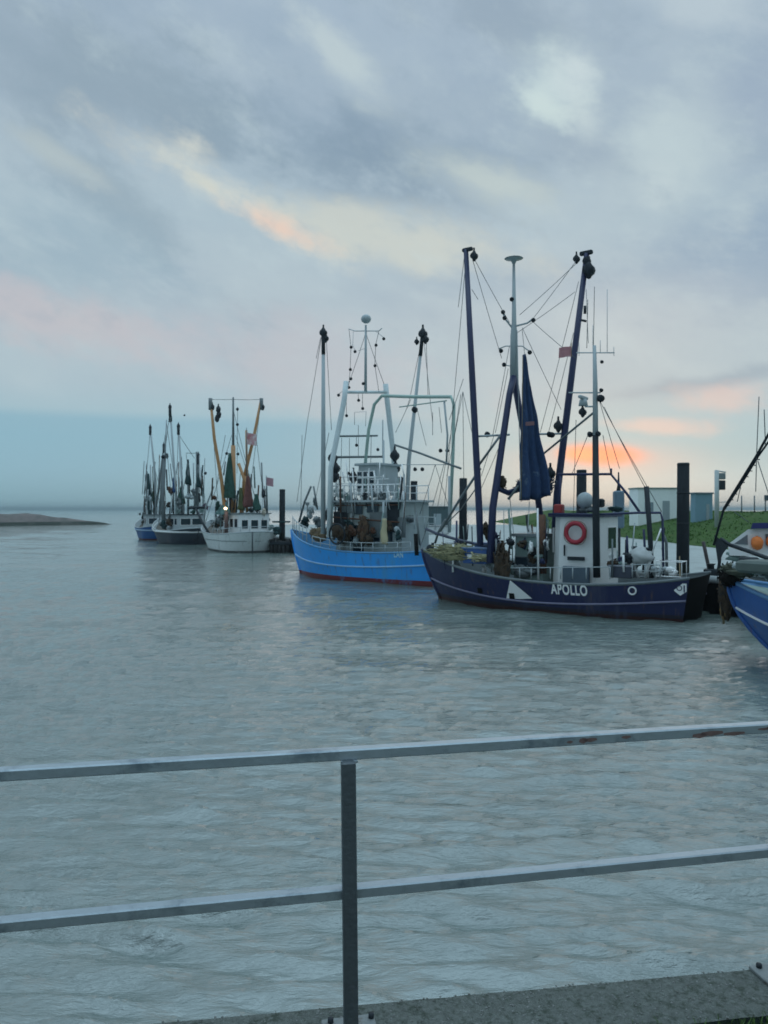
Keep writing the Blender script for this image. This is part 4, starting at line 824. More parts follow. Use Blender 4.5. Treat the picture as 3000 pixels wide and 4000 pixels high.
C.railing([(C.hp(t, C.zs(t))[0], C.hp(t, C.zs(t), s_)[1]*.96, C.zs(t)) for s_, t in ((1,.4),(1,.3),(1,.2),(1,.12),(1,.05),(1,.015),(-1,.015),(-1,.05),(-1,.12),(-1,.2),(-1,.3),(-1,.4))], .45, PALE, .03, 'stern_rail', mid=False)
mb = MB(); mb.tube([Cq(911, 2020, 68), Cq(911, 1740, 68)], [.28, .2], 10); mC = C.part('main_mast', TAN, mb)
MB().tube([Cq(911, 1742, 68), Cq(911, 1552, 68)], [.12, .08], 8).build('topmast', GREY, mC)
for a_, b_, c_, d_, D_, k_ in ((866, 1880, 822, 1556, 66, 0), (955, 1860, 1021, 1556, 66.5, 1)):
    mb = MB(); mb.tube([Cq(a_+(20 if not k_ else -14), 2060, D_), Cq(a_, b_, D_), Cq((a_*.45+c_*.55)-(4 if not k_ else 0), (b_+d_)/2, D_), Cq(c_, d_, D_)], [.17,.16,.14,.11], 8); bo_ = C.part('boom', TAN, mb)
    MB().tube([Cq(c_, d_+45, D_), Cq(c_, d_, D_)], .17, 8).build('boom_head', GREY, bo_); C.block(Cq(c_+(8 if not k_ else 5), d_+35, D_), bo_, .22); C.block(Cq(c_, d_+15, D_), bo_, .18)
C.tubes('derrick', TAN, [([Cq(965, 1870, 66), Cq(962, 1680, 66)], .10), ([Cq(932, 1810, 66), Cq(985, 1960, 66)], .13), ([Cq(960, 1860, 66), Cq(965, 2000, 66)], .12)])
for a_, b_ in ((853, 1600), (848, 1635), (855, 1620)): C.block(Cq(a_, b_, 66), None, .26)
C.wires([(Cq(822, 1560, 66), Cq(911, 1560, 68)), (Cq(911, 1560, 68), Cq(1021, 1560, 66)), (Cq(928, 1590, 67), Cq(926, 1850, 67)), (Cq(911, 1600, 68), Cq(985, 1900, 66)), (Cq(1015, 1600, 66), Cq(985, 1850, 66)), (Cq(830, 1640, 66), Cq(850, 1950, 66)), (Cq(905, 1700, 67), Cq(800, 2050, 69)), (Cq(970, 1850, 66), Cq(1015, 2010, 65)), (Cq(920, 1700, 67), Cq(1030, 2040, 65)), (Cq(880, 1700, 66), Cq(845, 1900, 66)), (Cq(1000, 1700, 66), Cq(1035, 1990, 65))], .022)
for a_, b_ in ((930, 1595), (930, 1655), (888, 1768), (932, 1770), (805, 1845)): C.lamp(Cq(a_, b_, 67), mC, .13)
for k, (t_, l_, r_, m_) in enumerate((((898, 1770, 66), (868, 1945, 66), (920, 1945, 66), NETG), ((942, 1905, 65.5), (925, 1990, 65.5), (955, 1995, 65.5), mat('olive_green_net', (.10,.12,.05), .9, var=.4)), ((968, 1860, 65.5), (945, 1985, 65.5), (990, 1975, 65.5), NETR), ((1000, 1930, 65), (985, 1995, 65), (1022, 1990, 65), NETG), ((880, 1960, 66), (840, 2010, 66), (905, 2010, 66), mat('pale_teal_net', (.12,.24,.24), .9, var=.4)))):
    drape(Cq(*t_), Cq(*l_), Cq(*r_), .22, 12, 7, k+2, .12, .12).build('hanging_net', m_, C.root)
for k, (a_, b_, D_, d_, m_) in enumerate(((860, 2030, 68, (1.2,1.2,1.0), GREY), (1029, 1930, 65, (.5,.5,.9), DARK), (905, 1935, 67, (.6,.6,.9), DARK), (845, 2050, 69, (1.6,1.2,.8), NETB), (1040, 2040, 66, (.8,.8,1.0), NETD), (1055, 2060, 65.5, (.8,.8,.6), GREYGREEN), (980, 1993, 66, (.7,.6,.4), DARK), (850, 1980, 68, (.6,.6,1.2), NETG), (1030, 2000, 65, (.5,.5,.8), mat('cream_bundle', (.5,.46,.38), .8)))):
    tangle(MB(), Cq(a_, b_, D_), d_, 22, .035, 120+k, core=.65).build('deck_gear', m_, C.root)
C.tubes('lamp_post', mat('warm_brown_paint', (.16,.10,.09), .7), [([C.Q(884, 2085, 65.5), C.Q(884, 1997, 65.5)], .17)])
MB().ball(Cq(881, 1986, 65.0), (.13, .13, .11)).build('lit_deck_lamp', LAMP, C.root)['label'] = 'small warm deck lamp switched on'
C.tubes('anchor_davit', DARK, [([Cq(765, 1985, 70), Cq(790, 2040, 69), Cq(826, 2100, 68)], .11), ([Cq(735, 1985, 70), Cq(800, 1982, 70)], .12)])
C.tubes('bow_frame', PALE, [([Cq(795, 2080, 73), Cq(800, 1990, 72), Cq(835, 1900, 70)], .08)])
fl = empty('flag', C.M @ Cq(963, 1712, 65.8)); mb = MB(); vs = []; fs = []
for i in range(9):
    for j in range(5): vs.append((i/8*.85, math.sin(i*1.0)*.08, .5-1.0*j/4 - i*.02))
for i in range(8):
    for j in range(4): fs.append((i*5+j, (i+1)*5+j, (i+1)*5+j+1, i*5+j+1))
mb.add(vs, fs, True).build('cloth', mat('red_white_flag', (.55,.22,.24), .8, c2=(.70,.62,.62), patch=.55, scale=2), fl); MB().tube([(0,0,-3.4), (0,0,.9)], .03).build('flagpole', GREY, fl); tag(fl, 'red and white flag flying above the white cutter', 'flag')
fl = empty('flag', C.M @ Cq(1040, 1880, 65)); mb = MB(); mb.add([Vector(v)*.7 for v in vs], fs, True).build('cloth', mat('faded_pink_flag', (.42,.24,.28), .8), fl); MB().tube([(0,0,-2.6), (0,0,.5)], .03).build('flagpole', GREY, fl); tag(fl, 'small faded pink flag at the right edge of the white cutter', 'flag')

def clutter(b, xr, yr, D, n, seed, sz=1.0, lo=2075):
    rd = random.Random(seed); M_ = [GREY, DARK, PALE, NETD, GREYGREEN, RUSTM, NETB, PALE]
    for k in range(n):
        a = rd.uniform(*xr); y0 = rd.uniform(*yr); l_ = rd.uniform(40, 170)
        b.tubes('rod', M_[k % 8], [([b.Q(a+rd.uniform(-8, 8), min(lo, y0+l_), D+rd.uniform(-1, 1)), b.Q(a, y0, D+rd.uniform(-1, 1))], rd.choice((.03, .045, .07))*sz)])
    for k in range(n//2):
        a = rd.uniform(*xr); y0 = rd.uniform(yr[0]*.35+yr[1]*.65, lo-12)
        tangle(MB(), b.Q(a, y0, D+rd.uniform(-1, 1)), (rd.uniform(.4, 1.2)*sz, .6, rd.uniform(.4, 1.3)*sz), 12, .035, seed+k, core=.6).build('deck_gear', M_[(k*3) % 8], b.root)
clutter(C, (830, 1045), (1800, 2000), 67.5, 34, 500)
# ---------------- two far cutters
def far_cutter(bow, stern, B_, sheer, hm, label, D, mast, booms, nets, gear, wires, strake, house, rag=()):
    b = Boat('fishing_cutter', bow, stern, label); b.hull(B_, sheer, hm, rail=.7, rake=1.0, ws=.8, wl=.85, over=.4, rnd=True, capm=PALE)
    b.stripe(strake[0], strake[1], strake[2])
    q = lambda a, c, d=0: b.Q(a, c, D+d)
    for pts, rs_, m_ in mast:
        MB().tube([q(*p_) for p_ in pts], rs_, 8).build('main_mast', m_, b.root)
    for pts, m_ in booms:
        bo_ = MB().tube([q(*p_) for p_ in pts], [.13]*(len(pts)-1)+[.09], 8).build('boom', m_, b.root); e_ = q(*pts[-1]); b.block(e_, bo_, .22); MB().tube([e_-Vector((0,0,.9)), e_], .16, 8).build('boom_head', DARK, bo_)
    for k, (t_, l_, r_, m_) in enumerate(nets): drape(q(*t_), q(*l_), q(*r_), .2, 10, 6, k+1, .12, .08).build('hanging_net', m_, b.root)
    for k, (a_, c_, d_, m_) in enumerate(gear): tangle(MB(), q(a_, c_), d_, 20, .04, 200+k+int(D), core=.6).build('deck_gear', m_, b.root)
    b.wires([(q(*w_[0]), q(*w_[1])) for w_ in wires], .028)
    for x0, x1, w_, z0, z1, m_, r_ in house: b.house(x0, x1, w_, z0, z1, m_, r_, .25, wins=[('aft', -w_/2+.25, -.1, z1-1.0, z1-.35), ('aft', .1, w_/2-.25, z1-1.0, z1-.35), ('port', x0+.4, x0+1.0, z1-1.0, z1-.35), ('port', x0+1.3, x0+1.9, z1-1.0, z1-.35)])
    for a_, c_, r_ in rag: b.lamp(q(a_, c_), None, r_)
    return b
far_list = [(far_cutter((-25.6, 87.5), (-18.9, 78.5), 4.6, (1.7, 1.35, 2.6), DARK_HULL, 'dark hulled fishing cutter with a pale strake and black pennants, left of the white cutter', 81,
    [(((640, 2060), (636, 1950), (645, 1775)), [.22,.2,.12], GREY), (((645, 1776), (650, 1640)), [.09,.05], PALE), (((772, 1990), (768, 1765)), [.16,.1], GREY), (((735, 2060), (735, 1810)), [.14,.09], GREY)],
    [(((690, 2060), (685, 1900), (664, 1590)), PALE), (((715, 2050), (712, 1900), (697, 1665)), PALE), (((750, 2050), (772, 1900), (775, 1780)), GREY)],
    [((735, 1795), (722, 1890), (748, 1895), NETD), ((772, 1820), (765, 1900), (786, 1905), NETD), ((678, 1865), (672, 1920), (690, 1925), mat('blue_rag', (.03,.08,.20), .9)), ((708, 1900), (690, 1960), (725, 1965), NETG), ((664, 1582), (661, 1650), (672, 1645), NETD)],
    [(700, 1960, (1.0,1,1.2), GREY), (740, 1940, (1.4,1,1.0), PALE), (800, 1980, (1.2,1,.9), mat('plum_bundle', (.08,.05,.08), .9)), (660, 2040, (1.6,1,1.2), NETB), (720, 2050, (1.4,1,.9), PALE), (690, 2060, (1,1,1.2), RUSTM), (640, 2050, (1.0,1,1.2), NETD), (765, 2060, (1.4,1,.8), DARK), (755, 2000, (1.4,.8,.5), NETG), (650, 1780, (.5,.5,.8), GREY)],
    [((645, 1700), (600, 2040)), ((650, 1650), (700, 1990)), ((664, 1600), (640, 1800)), ((697, 1670), (690, 1900)), ((735, 1810), (700, 2000)), ((727, 1770), (778, 1770)), ((768, 1770), (790, 2040)), ((727, 1772), (735, 1830)), ((645, 1780), (620, 2050)), ((655, 1790), (680, 2050)), ((800, 1790), (795, 1990)), ((700, 1700), (760, 1790))],
    (lambda t: 1.28+1.0*max(0, (t-.5)/.5)**2, WHITE, .10), [(-3.6, -.6, 2.8, .8, 3.0, PALE, DARK)], ((668, 1620, .12), (700, 1680, .13), (722, 1620, .1), (640, 1780, .2))), (640, 800), 81.5, 600)]
far_list.append((far_cutter((-30.9, 99), (-25.9, 89.5), 4.0, (1.7, 1.4, 2.6), FARBLUE_HULL, 'small deep blue fishing cutter farthest left of the moored row', 93,
    [(((585, 2060), (582, 1900), (580, 1850)), [.2,.16,.1], NETD), (((620, 2050), (640, 1780)), [.16,.08], GREY)],
    [(((612, 2060), (604, 1840), (587, 1670)), PALE), (((598, 2050), (622, 1900), (640, 1740)), GREY)],
    [((582, 1870), (575, 1950), (592, 1950), NETD), ((598, 1920), (588, 1955), (610, 1960), NETG)],
    [(565, 2040, (1.2,1,1.0), NETB), (590, 2030, (1.2,1,1.2), mat('plum_bundle', (.08,.05,.08), .9)), (610, 2045, (1.4,1,.9), PALE), (560, 2015, (.5,.5,1.0), DARK), (575, 2065, (1.4,1,.6), DARK)],
    [((587, 1680), (555, 2040)), ((604, 1830), (640, 1960)), ((582, 1880), (560, 2020)), ((600, 1820), (612, 2040)), ((582, 1880), (600, 1980)), ((587, 1690), (625, 1990))],
    (lambda t: 1.15+.9*max(0, (t-.5)/.5)**2, mat('sky_strake', (.3,.45,.6), .5), .09), [(-3.2, -.6, 2.6, .8, 2.9, PALE, GREY)], ((549, 2005, .14),)), (560, 632), 93.5, 700))

for b_ in far_list: clutter(b_[0], b_[1], (1770, 2000), b_[2], 34, b_[3], 1.1, 2078)
# ---------------- royal blue cutter, cut by the right edge
Dd = Boat('fishing_cutter', (8.62, 19.2), (15.4, 9.6), 'royal blue fishing cutter whose bow enters at the right edge')
Dd.hull(4.4, [(0, 1.7), (.4, 1.35), (.7, 1.42), (.85, 1.58), (1, 1.86)], ROYAL_HULL, rexp=2.0, rail=.10, deckm=mat('pale_green_deck', (.24,.32,.29), .8, c2=(.10,.12,.10), patch=.45, var=.3, scale=3), rake=1.45, ws=.8, wl=.84, capm=mat('mid_blue_cap', (.10,.26,.50), .45))
Dd.stripe(lambda t: .55+.62*max(0, (t-.4)/.6)**2, WHITE2, .035)
def Dp(a, b, D=18.8): return Dd.Q(a, b, D)
Dd.tubes('forestay_ladder', DARK, [([Dp(2788, 2130, 19.2), Dp(2828, 1985, 19), Dp(2890, 1885, 18), Dp(2955, 1780, 17), Dp(3000, 1700, 16), Dp(3120, 1480, 14.5)], .028), ([Dp(2830, 1990, 19), Dp(2893, 1895, 18), Dp(2962, 1782, 17), Dp(3010, 1715, 16)], .022)])
mb = MB()
for i in range(9):
    t_ = i/8; mb.tube([Dp(2840+110*t_, 1975-180*t_, 18.8-1.8*t_), Dp(2850+118*t_, 1975-180*t_, 18.8-1.8*t_)], .012, 5)
mb.build('ladder_rungs', DARK, Dd.root)
Dd.wires([(Dp(2955, 1790, 17), Dp(2965, 1550, 17)), (Dp(2955, 1790, 17), Dp(2952, 1920, 17)), (Dp(2895, 1890, 18), Dp(2880, 1960, 18)), (Dp(2870, 2000, 18), Dp(2925, 2040, 18)), (Dp(2985, 1600, 16.5), Dp(2990, 1740, 16.5)), (Dp(2960, 1800, 17), Dp(3060, 2100, 16))], .010)
Dd.tubes('bowsprit', DARK, [([Dp(2815, 2105, 19.4), Dp(2850, 2128, 19.2), Dp(2930, 2155, 18.4), Dp(3010, 2185, 17.6), Dp(3100, 2215, 16.8)], .05)])
mb = MB(); mb.add([Dp(2790, 2088, 19.4), Dp(2846, 2135, 19.3), Dp(2826, 2160, 19.3), Dp(2805, 2205, 19.3), Dp(2793, 2120, 19.4), Dp(2790, 2088, 19.2), Dp(2846, 2135, 19.05), Dp(2826, 2160, 19.05), Dp(2805, 2205, 19.05), Dp(2793, 2120, 19.2)], [(0,1,2,3,4), (9,8,7,6,5)] + [(i, (i+1) % 5, 5+(i+1) % 5, 5+i) for i in range(5)]); mb.build('anchor_fluke', DARK, Dd.root)
Dd.tubes('bow_leg', DARK, [([Dp(2812, 2180, 19.2), Dp(2806, 2230, 19.2), Dp(2835, 2300, 19.1)], .04)])
deckthing(Dd, 'net_heap', Dp(2905, 2225, 18.3), lambda e: tangle(MB(), (0,0,0), (1.2, .8, .42), 100, .018, 91, hang=.03).build('netting', mat('moss_grey_netting', (.09,.10,.07), .95, c2=(.03,.03,.03), patch=.5, var=.5, scale=14), e), 'grey green net heap on the bow of the royal blue cutter', 'fishing net')
deckthing(Dd, 'hanging_net', Dp(2838, 2330, 19.5), lambda e: (tangle(MB(), (0,0,.1), (.5, .4, 1.5), 110, .02, 92, hang=.05).build('netting', NETB, e), tangle(MB(), (.05,0,-.42), (.3,.25,.45), 30, .014, 93, hang=.05).build('netting', mat('ochre_rope', (.20,.13,.05), .9, var=.4), e), MB().tube([(.1,0,.7), (.03,.02,0), (.08,0,-.7)], .03).build('rope', ROPE, e)), 'brown and ochre weed-hung net dangling in front of the royal blue bow', 'fishing net')
deckthing(Dd, 'net_heap', Dp(2852, 2245, 18.9), lambda e: tangle(MB(), (0,0,0), (.75, .6, .75), 110, .018, 97, hang=.05).build('netting', mat('black_netting', (.014,.013,.012), .95, var=.5, scale=12, bump=.5, spec=.1), e), 'black net bunched over the stem of the royal blue cutter', 'fishing net')
deckthing(Dd, 'crab_basket', Dp(2925, 2188, 17.9), lambda e: MB().box((0,0,0), (.36,.3,.14), bev=.03).build('basket', DARK, e), 'small dark box on the royal blue cutter bow', 'box')
mb = MB(); mb.tube([(2.5, 0, 1), (2.5, 0, 9)], [.14, .08], 10); mb.build('main_mast', NAVY, Dd.root)
Dd.house(-4.2, -.8, 2.6, .9, 3.2, WHITE, BLUEP, .3, wins=[('port', -3.6, -2.8, 2.1, 2.8), ('port', -2.3, -1.5, 2.1, 2.8), ('front', -.9, -.1, 2.1, 2.8), ('front', .1, .9, 2.1, 2.8)])

# ---------------- white cabin boat between the royal blue bow and the quay
E = Boat('cabin_boat', (11.4, 24.8), (14.3, 19.0), 'small white cabin boat with a blue roof and orange patch, behind the royal blue bow', 'boat', 'small boats')
E.root.pop('group', None) if 'group' in E.root.keys() else None
E.hull(2.1, (1.3, 1.25, 1.5), WHITE_HULL, rail=.3, rake=.7, ws=.85)
def Ep(a, b, D=22.5): return E.Q(a, b, D)
def prism(mb, front, back): 
    n = len(front); mb.add(front+back, [tuple(range(n)), tuple(range(2*n-1, n-1, -1))]+[(i, (i+1) % n, n+(i+1) % n, n+i) for i in range(n)]); return mb
cab = [(2842, 2128), (2922, 2068), (3120, 2062), (3180, 2180), (2850, 2170)]
mb = prism(MB(), [Ep(a_, b_, 22.2) for a_, b_ in cab], [Ep(a_+60, b_-2, 24.0) for a_, b_ in cab]); cb = mb.build('cabin', WHITE2, E.root)
mb = MB(); prism(mb, [Ep(a_, b_, 22.0) for a_, b_ in ((2932, 2066), (2940, 2043), (3110, 2040), (3120, 2062))], [Ep(a_+60, b_, 24.2) for a_, b_ in ((2932, 2064), (2940, 2043), (3110, 2040), (3120, 2060))]); mb.build('roof', mat('ink_blue_roof', (.02,.025,.15), .45), cb)
for pl in ([(2868, 2124), (2920, 2088), (2922, 2128)], [(2990, 2086), (3040, 2084), (3045, 2128), (2992, 2130)]):
    mb = MB(); prism(mb, [Ep(a_, b_, 22.17) for a_, b_ in pl], [Ep(a_, b_, 22.21) for a_, b_ in pl]); mb.build('window', mat('smoky_glass', (.16,.18,.20), .15), cb)
mb = MB(); mb.ball(Ep(2958, 2121, 22.1), (.16, .16, .20), 16, 10, .08, 3); mb.build('orange_cover', ORANGE, cb)
mb = MB(); mb.ball(Ep(3012, 2115, 22.1), (.14, .14, .16), 14, 8, .08, 5); mb.build('orange_cover', ORANGE, cb)
mb = MB(); mb.box(Ep(2965, 2220, 22.5), (.5, .3, .5), bev=.05); mb.build('locker', PALE, E.root)
for k in range(9): tangle(MB(), Dd.Q(2900+k*22, 2215+k*6, 17.8), (.5, .4, .3), 14, .014, 400+k, core=.6).build('deck_gear', [PALE, GREYGREEN, NETD, PALE, GREY][k % 5], Dd.root)
MB().box(Dd.Q(3010, 2215, 17.2), (1.2, .9, .28), bev=.06).build('hatch', mat('pale_green_hatch', (.10,.13,.12), .7, var=.3), Dd.root)
tangle(MB(), Ep(2880, 2175, 22.5), (1.0, .5, .35), 20, .015, 95).build('deck_gear', GREYGREEN, E.root)

# ------------------------------------------------------------------ pilings and quay furniture
def piling(px, D, ztop, w, label):
    x = (px-1500)/F*D; e = empty('mooring_pile', (x, D, 0)); r = w/2
    mb = MB(); mb.tube([(0,0,-1.5), (0,0,1.0), (0.01,0,ztop*.6), (0.02,0,ztop-.06)], [r*1.06, r*1.04, r, r*.97], 18)
    mb.build('post', PILEM, e); MB().tube([(0.02,0,ztop-.06), (0.02,0,ztop)], [r*1.03, r*.9], 18).build('cap', mat('dull_pile_cap', (.06,.07,.075), .7), e)
    for z in (ztop-1.1, ztop-2.2): MB().torus((0.015,0,z), (0,0,1), r*1.0, .02, 18, 5).build('band', DARK, e)
    tag(e, label, 'mooring pile', 'tall dark mooring piles along the quay'); return e
piling(2667, 28.0, 5.30, .44, 'tallest and nearest dark mooring pile, at the stern of the navy cutter')
piling(2270, 32.9, 5.30, .43, 'dark mooring pile rising behind the wheelhouse of the navy cutter')
piling(1808, 41.0, 5.27, .42, 'dark mooring pile just left of the navy cutter port boom')
piling(1616, 45.7, 5.29, .42, 'dark mooring pile above the stern of the light blue cutter')
piling(1102, 66.0, 5.34, .50, 'dark mooring pile between the white cutter and the light blue cutter')
# fender dolphin at the foot of the fifth pile
fd = empty('timber_dolphin', (-8.7, 64.9, 0)); mb = MB()
for k in range(6): mb.tube([(-.8+k*.36, .05*math.sin(k*2), -1), (-.8+k*.33, .0, 1.05+.12*math.sin(k*1.7))], .19, 9)
mb.build('piles', mat('wet_black_timber', (.012,.013,.014), .7, var=.5), fd); MB().box((.1, -.16, .75), (2.1, .14, .24), bev=.03).build('waling', DARK, fd)
tangle(MB(), (-.35, .1, 1.75), (1.0,.8,.9), 20, .03, 99).build('netting', NETD, fd)
MB().box((.0, .2, 2.55), (1.5, .3, .14), bev=.03).build('crossbeam', NETD, fd)
tag(fd, 'low black timber dolphin at the foot of the farthest pile', 'dolphin')
e = empty('bollard', (11.75, 27.6, QZ)); MB().box((0,0,.16), (.42,.36,.32), bev=.04).build('base', DARK, e); MB().tube([(0,0,.3), (0,0,.45), (0,0,.5)], [.11,.11,.17], 12).build('head', DARK, e); tag(e, 'squat dark bollard on the quay edge right of the nearest pile', 'bollard')
e = empty('leaning_pole', wp(2778, 2250, 29.0)); MB().tube([(0,0,-.2), (-.12,0,.45), (-.30,0,1.3)], .07, 8).build('pole', mat('brown_black_steel', (.05,.04,.04), .6), e); tag(e, 'short dark pole leaning left on the quay beside the bollard', 'pole')
# blue grey beacon post
e = empty('beacon_post', (34.5*.3187, 36.0, QZ)); mb = MB(); mb.tube([(0,0,0), (0,0,1.6)], .09, 12); mb.build('post', DARK, e)
MB().box((0,0,2.45), (.46,.40,1.75), bev=.06).build('housing', mat('blue_grey_housing', (.12,.19,.25), .5, var=.15), e); MB().tube([(0,0,3.3), (0,0,3.6), (0,0,4.2)], [.11,.06,.03], 8).build('spike', DARK, e)
tag(e, 'slim blue grey beacon post with a spike behind the navy cutter stern rail', 'beacon')
# buildings on the bank
def hutb(name, c, d, m, roofm, label, roof='flat', win=True):
    e = empty(name, c, R(4)); MB().box((0,0,d[2]/2), d).build('walls', m, e)
    MB().box((0,0,d[2]+.07), (d[0]+.2, d[1]+.2, .14), bev=.02).build('roof', roofm, e)
    if win:
        w_ = MB().box((-d[0]*.22, -d[1]/2-.01, d[2]*.55), (d[0]*.22, .05, d[2]*.25)).build('window', mat('dull_window', (.22,.29,.33), .3), e)
    MB().box((d[0]*.22, -d[1]/2-.01, d[2]*.36), (d[0]*.18, .05, d[2]*.7)).build('door', mat('dull_door', (.30,.37,.40), .6), e)
    return tag(e, label, 'building')
hutb('harbour_building', (26.6, 76, 1.6), (3.9, 2.2, 4.0), mat('pale_render', (.84,.90,.90), .8, var=.1, scale=.8), mat('dull_green_roof', (.20,.27,.26), .7), 'pale flat-roofed harbour building on the grass bank')
hutb('hut', (27.9, 67.5, 1.9), (1.55, .9, 3.05), mat('blue_grey_cladding', (.18,.32,.40), .7, var=.12, scale=2), mat('dull_roof', (.15,.20,.23), .7), 'narrow blue grey hut right of the nearest mooring pile', win=False)
hutb('storage_shed', (5.3, 98.5, QZ), (5.2, 6, 2.7), mat('teal_cladding', (.055,.095,.105), .7, var=.3, scale=1.2), mat('dark_teal_roof', (.05,.08,.09), .7), 'long low dark teal shed between the light blue and navy cutters')
def skiff(c, L_, m, label, rz):
    e = empty('container', c, rz); MB().box((0,0,L_[2]/2), L_, bev=.08).build('body', m, e); MB().box((0,0,L_[2]+.04), (L_[0]*1.04, L_[1]*1.04, .08), bev=.02).build('lid', mat('grey_lid2', (.25,.28,.29), .6), e); tag(e, label, 'container')
skiff((4.6, 76, QZ), (3.4, 1.6, .8), mat('off_white_grp', (.50,.54,.55), .6, var=.1), 'low off-white container on the quay between the light blue and navy cutters', R(-25))
# sign pole
e = empty('signal_pole', (26.0, 60.0, 2.05)); MB().tube([(0,0,-.2), (0,0,4.6)], .17, 10).build('pole', mat('pale_pole', (.42,.48,.48), .6), e)
MB().box((.38, 0, 4.15), (.52, .3, .5), bev=.04).build('upper_box', mat('box_grey', (.2,.24,.25), .6), e); MB().box((.38, 0, 3.45), (.5, .3, .75), bev=.04).build('lower_box', DARK, e); MB().tube([(-.1,0,4.6), (.7,0,4.45)], .05).build('arm', PALE, e); MB().tube([(0,0,2.1), (.9,0,2.15)], .03).build('arm', PALE, e)
tag(e, 'pale pole with two small dark boxes on the grass bank', 'signal pole')
for k, (px_, t_, lab) in enumerate(((2897, 1935, 'first thin post on the grass bank right of the signal pole'), (2947, 1935, 'second thin post on the grass bank, left of the one with a dark box'), (2990, 1935, 'thin post carrying a small dark box at the right edge'))):
    D_ = 68.0; x_ = (px_-1500)/F*D_; zz = CAMZ-(1.0)/F*D_; e = empty('fence_post', (x_, D_, zz-.4)); MB().tube([(0,0,-.3), (0,0,1.65)], .06, 8).build('post', GREY, e)
    if k == 2: MB().box((.12,0,1.45), (.4,.2,.5), bev=.03).build('box', mat('slate_box', (.07,.10,.13), .6), e)
    tag(e, lab, 'post', 'thin posts on the grass bank')
# faint beacon far out
e = empty('sea_marker', (-36, 420*.86, 0)); MB().tube([(0,0,-1), (0,0,6)], .35, 8).build('post', GREY, e); MB().box((0,0,6.3), (1.8,1.2,1.4), bev=.1).build('topmark', GREY, e); tag(e, 'tiny faint marker standing on the horizon right of the spit', 'marker')

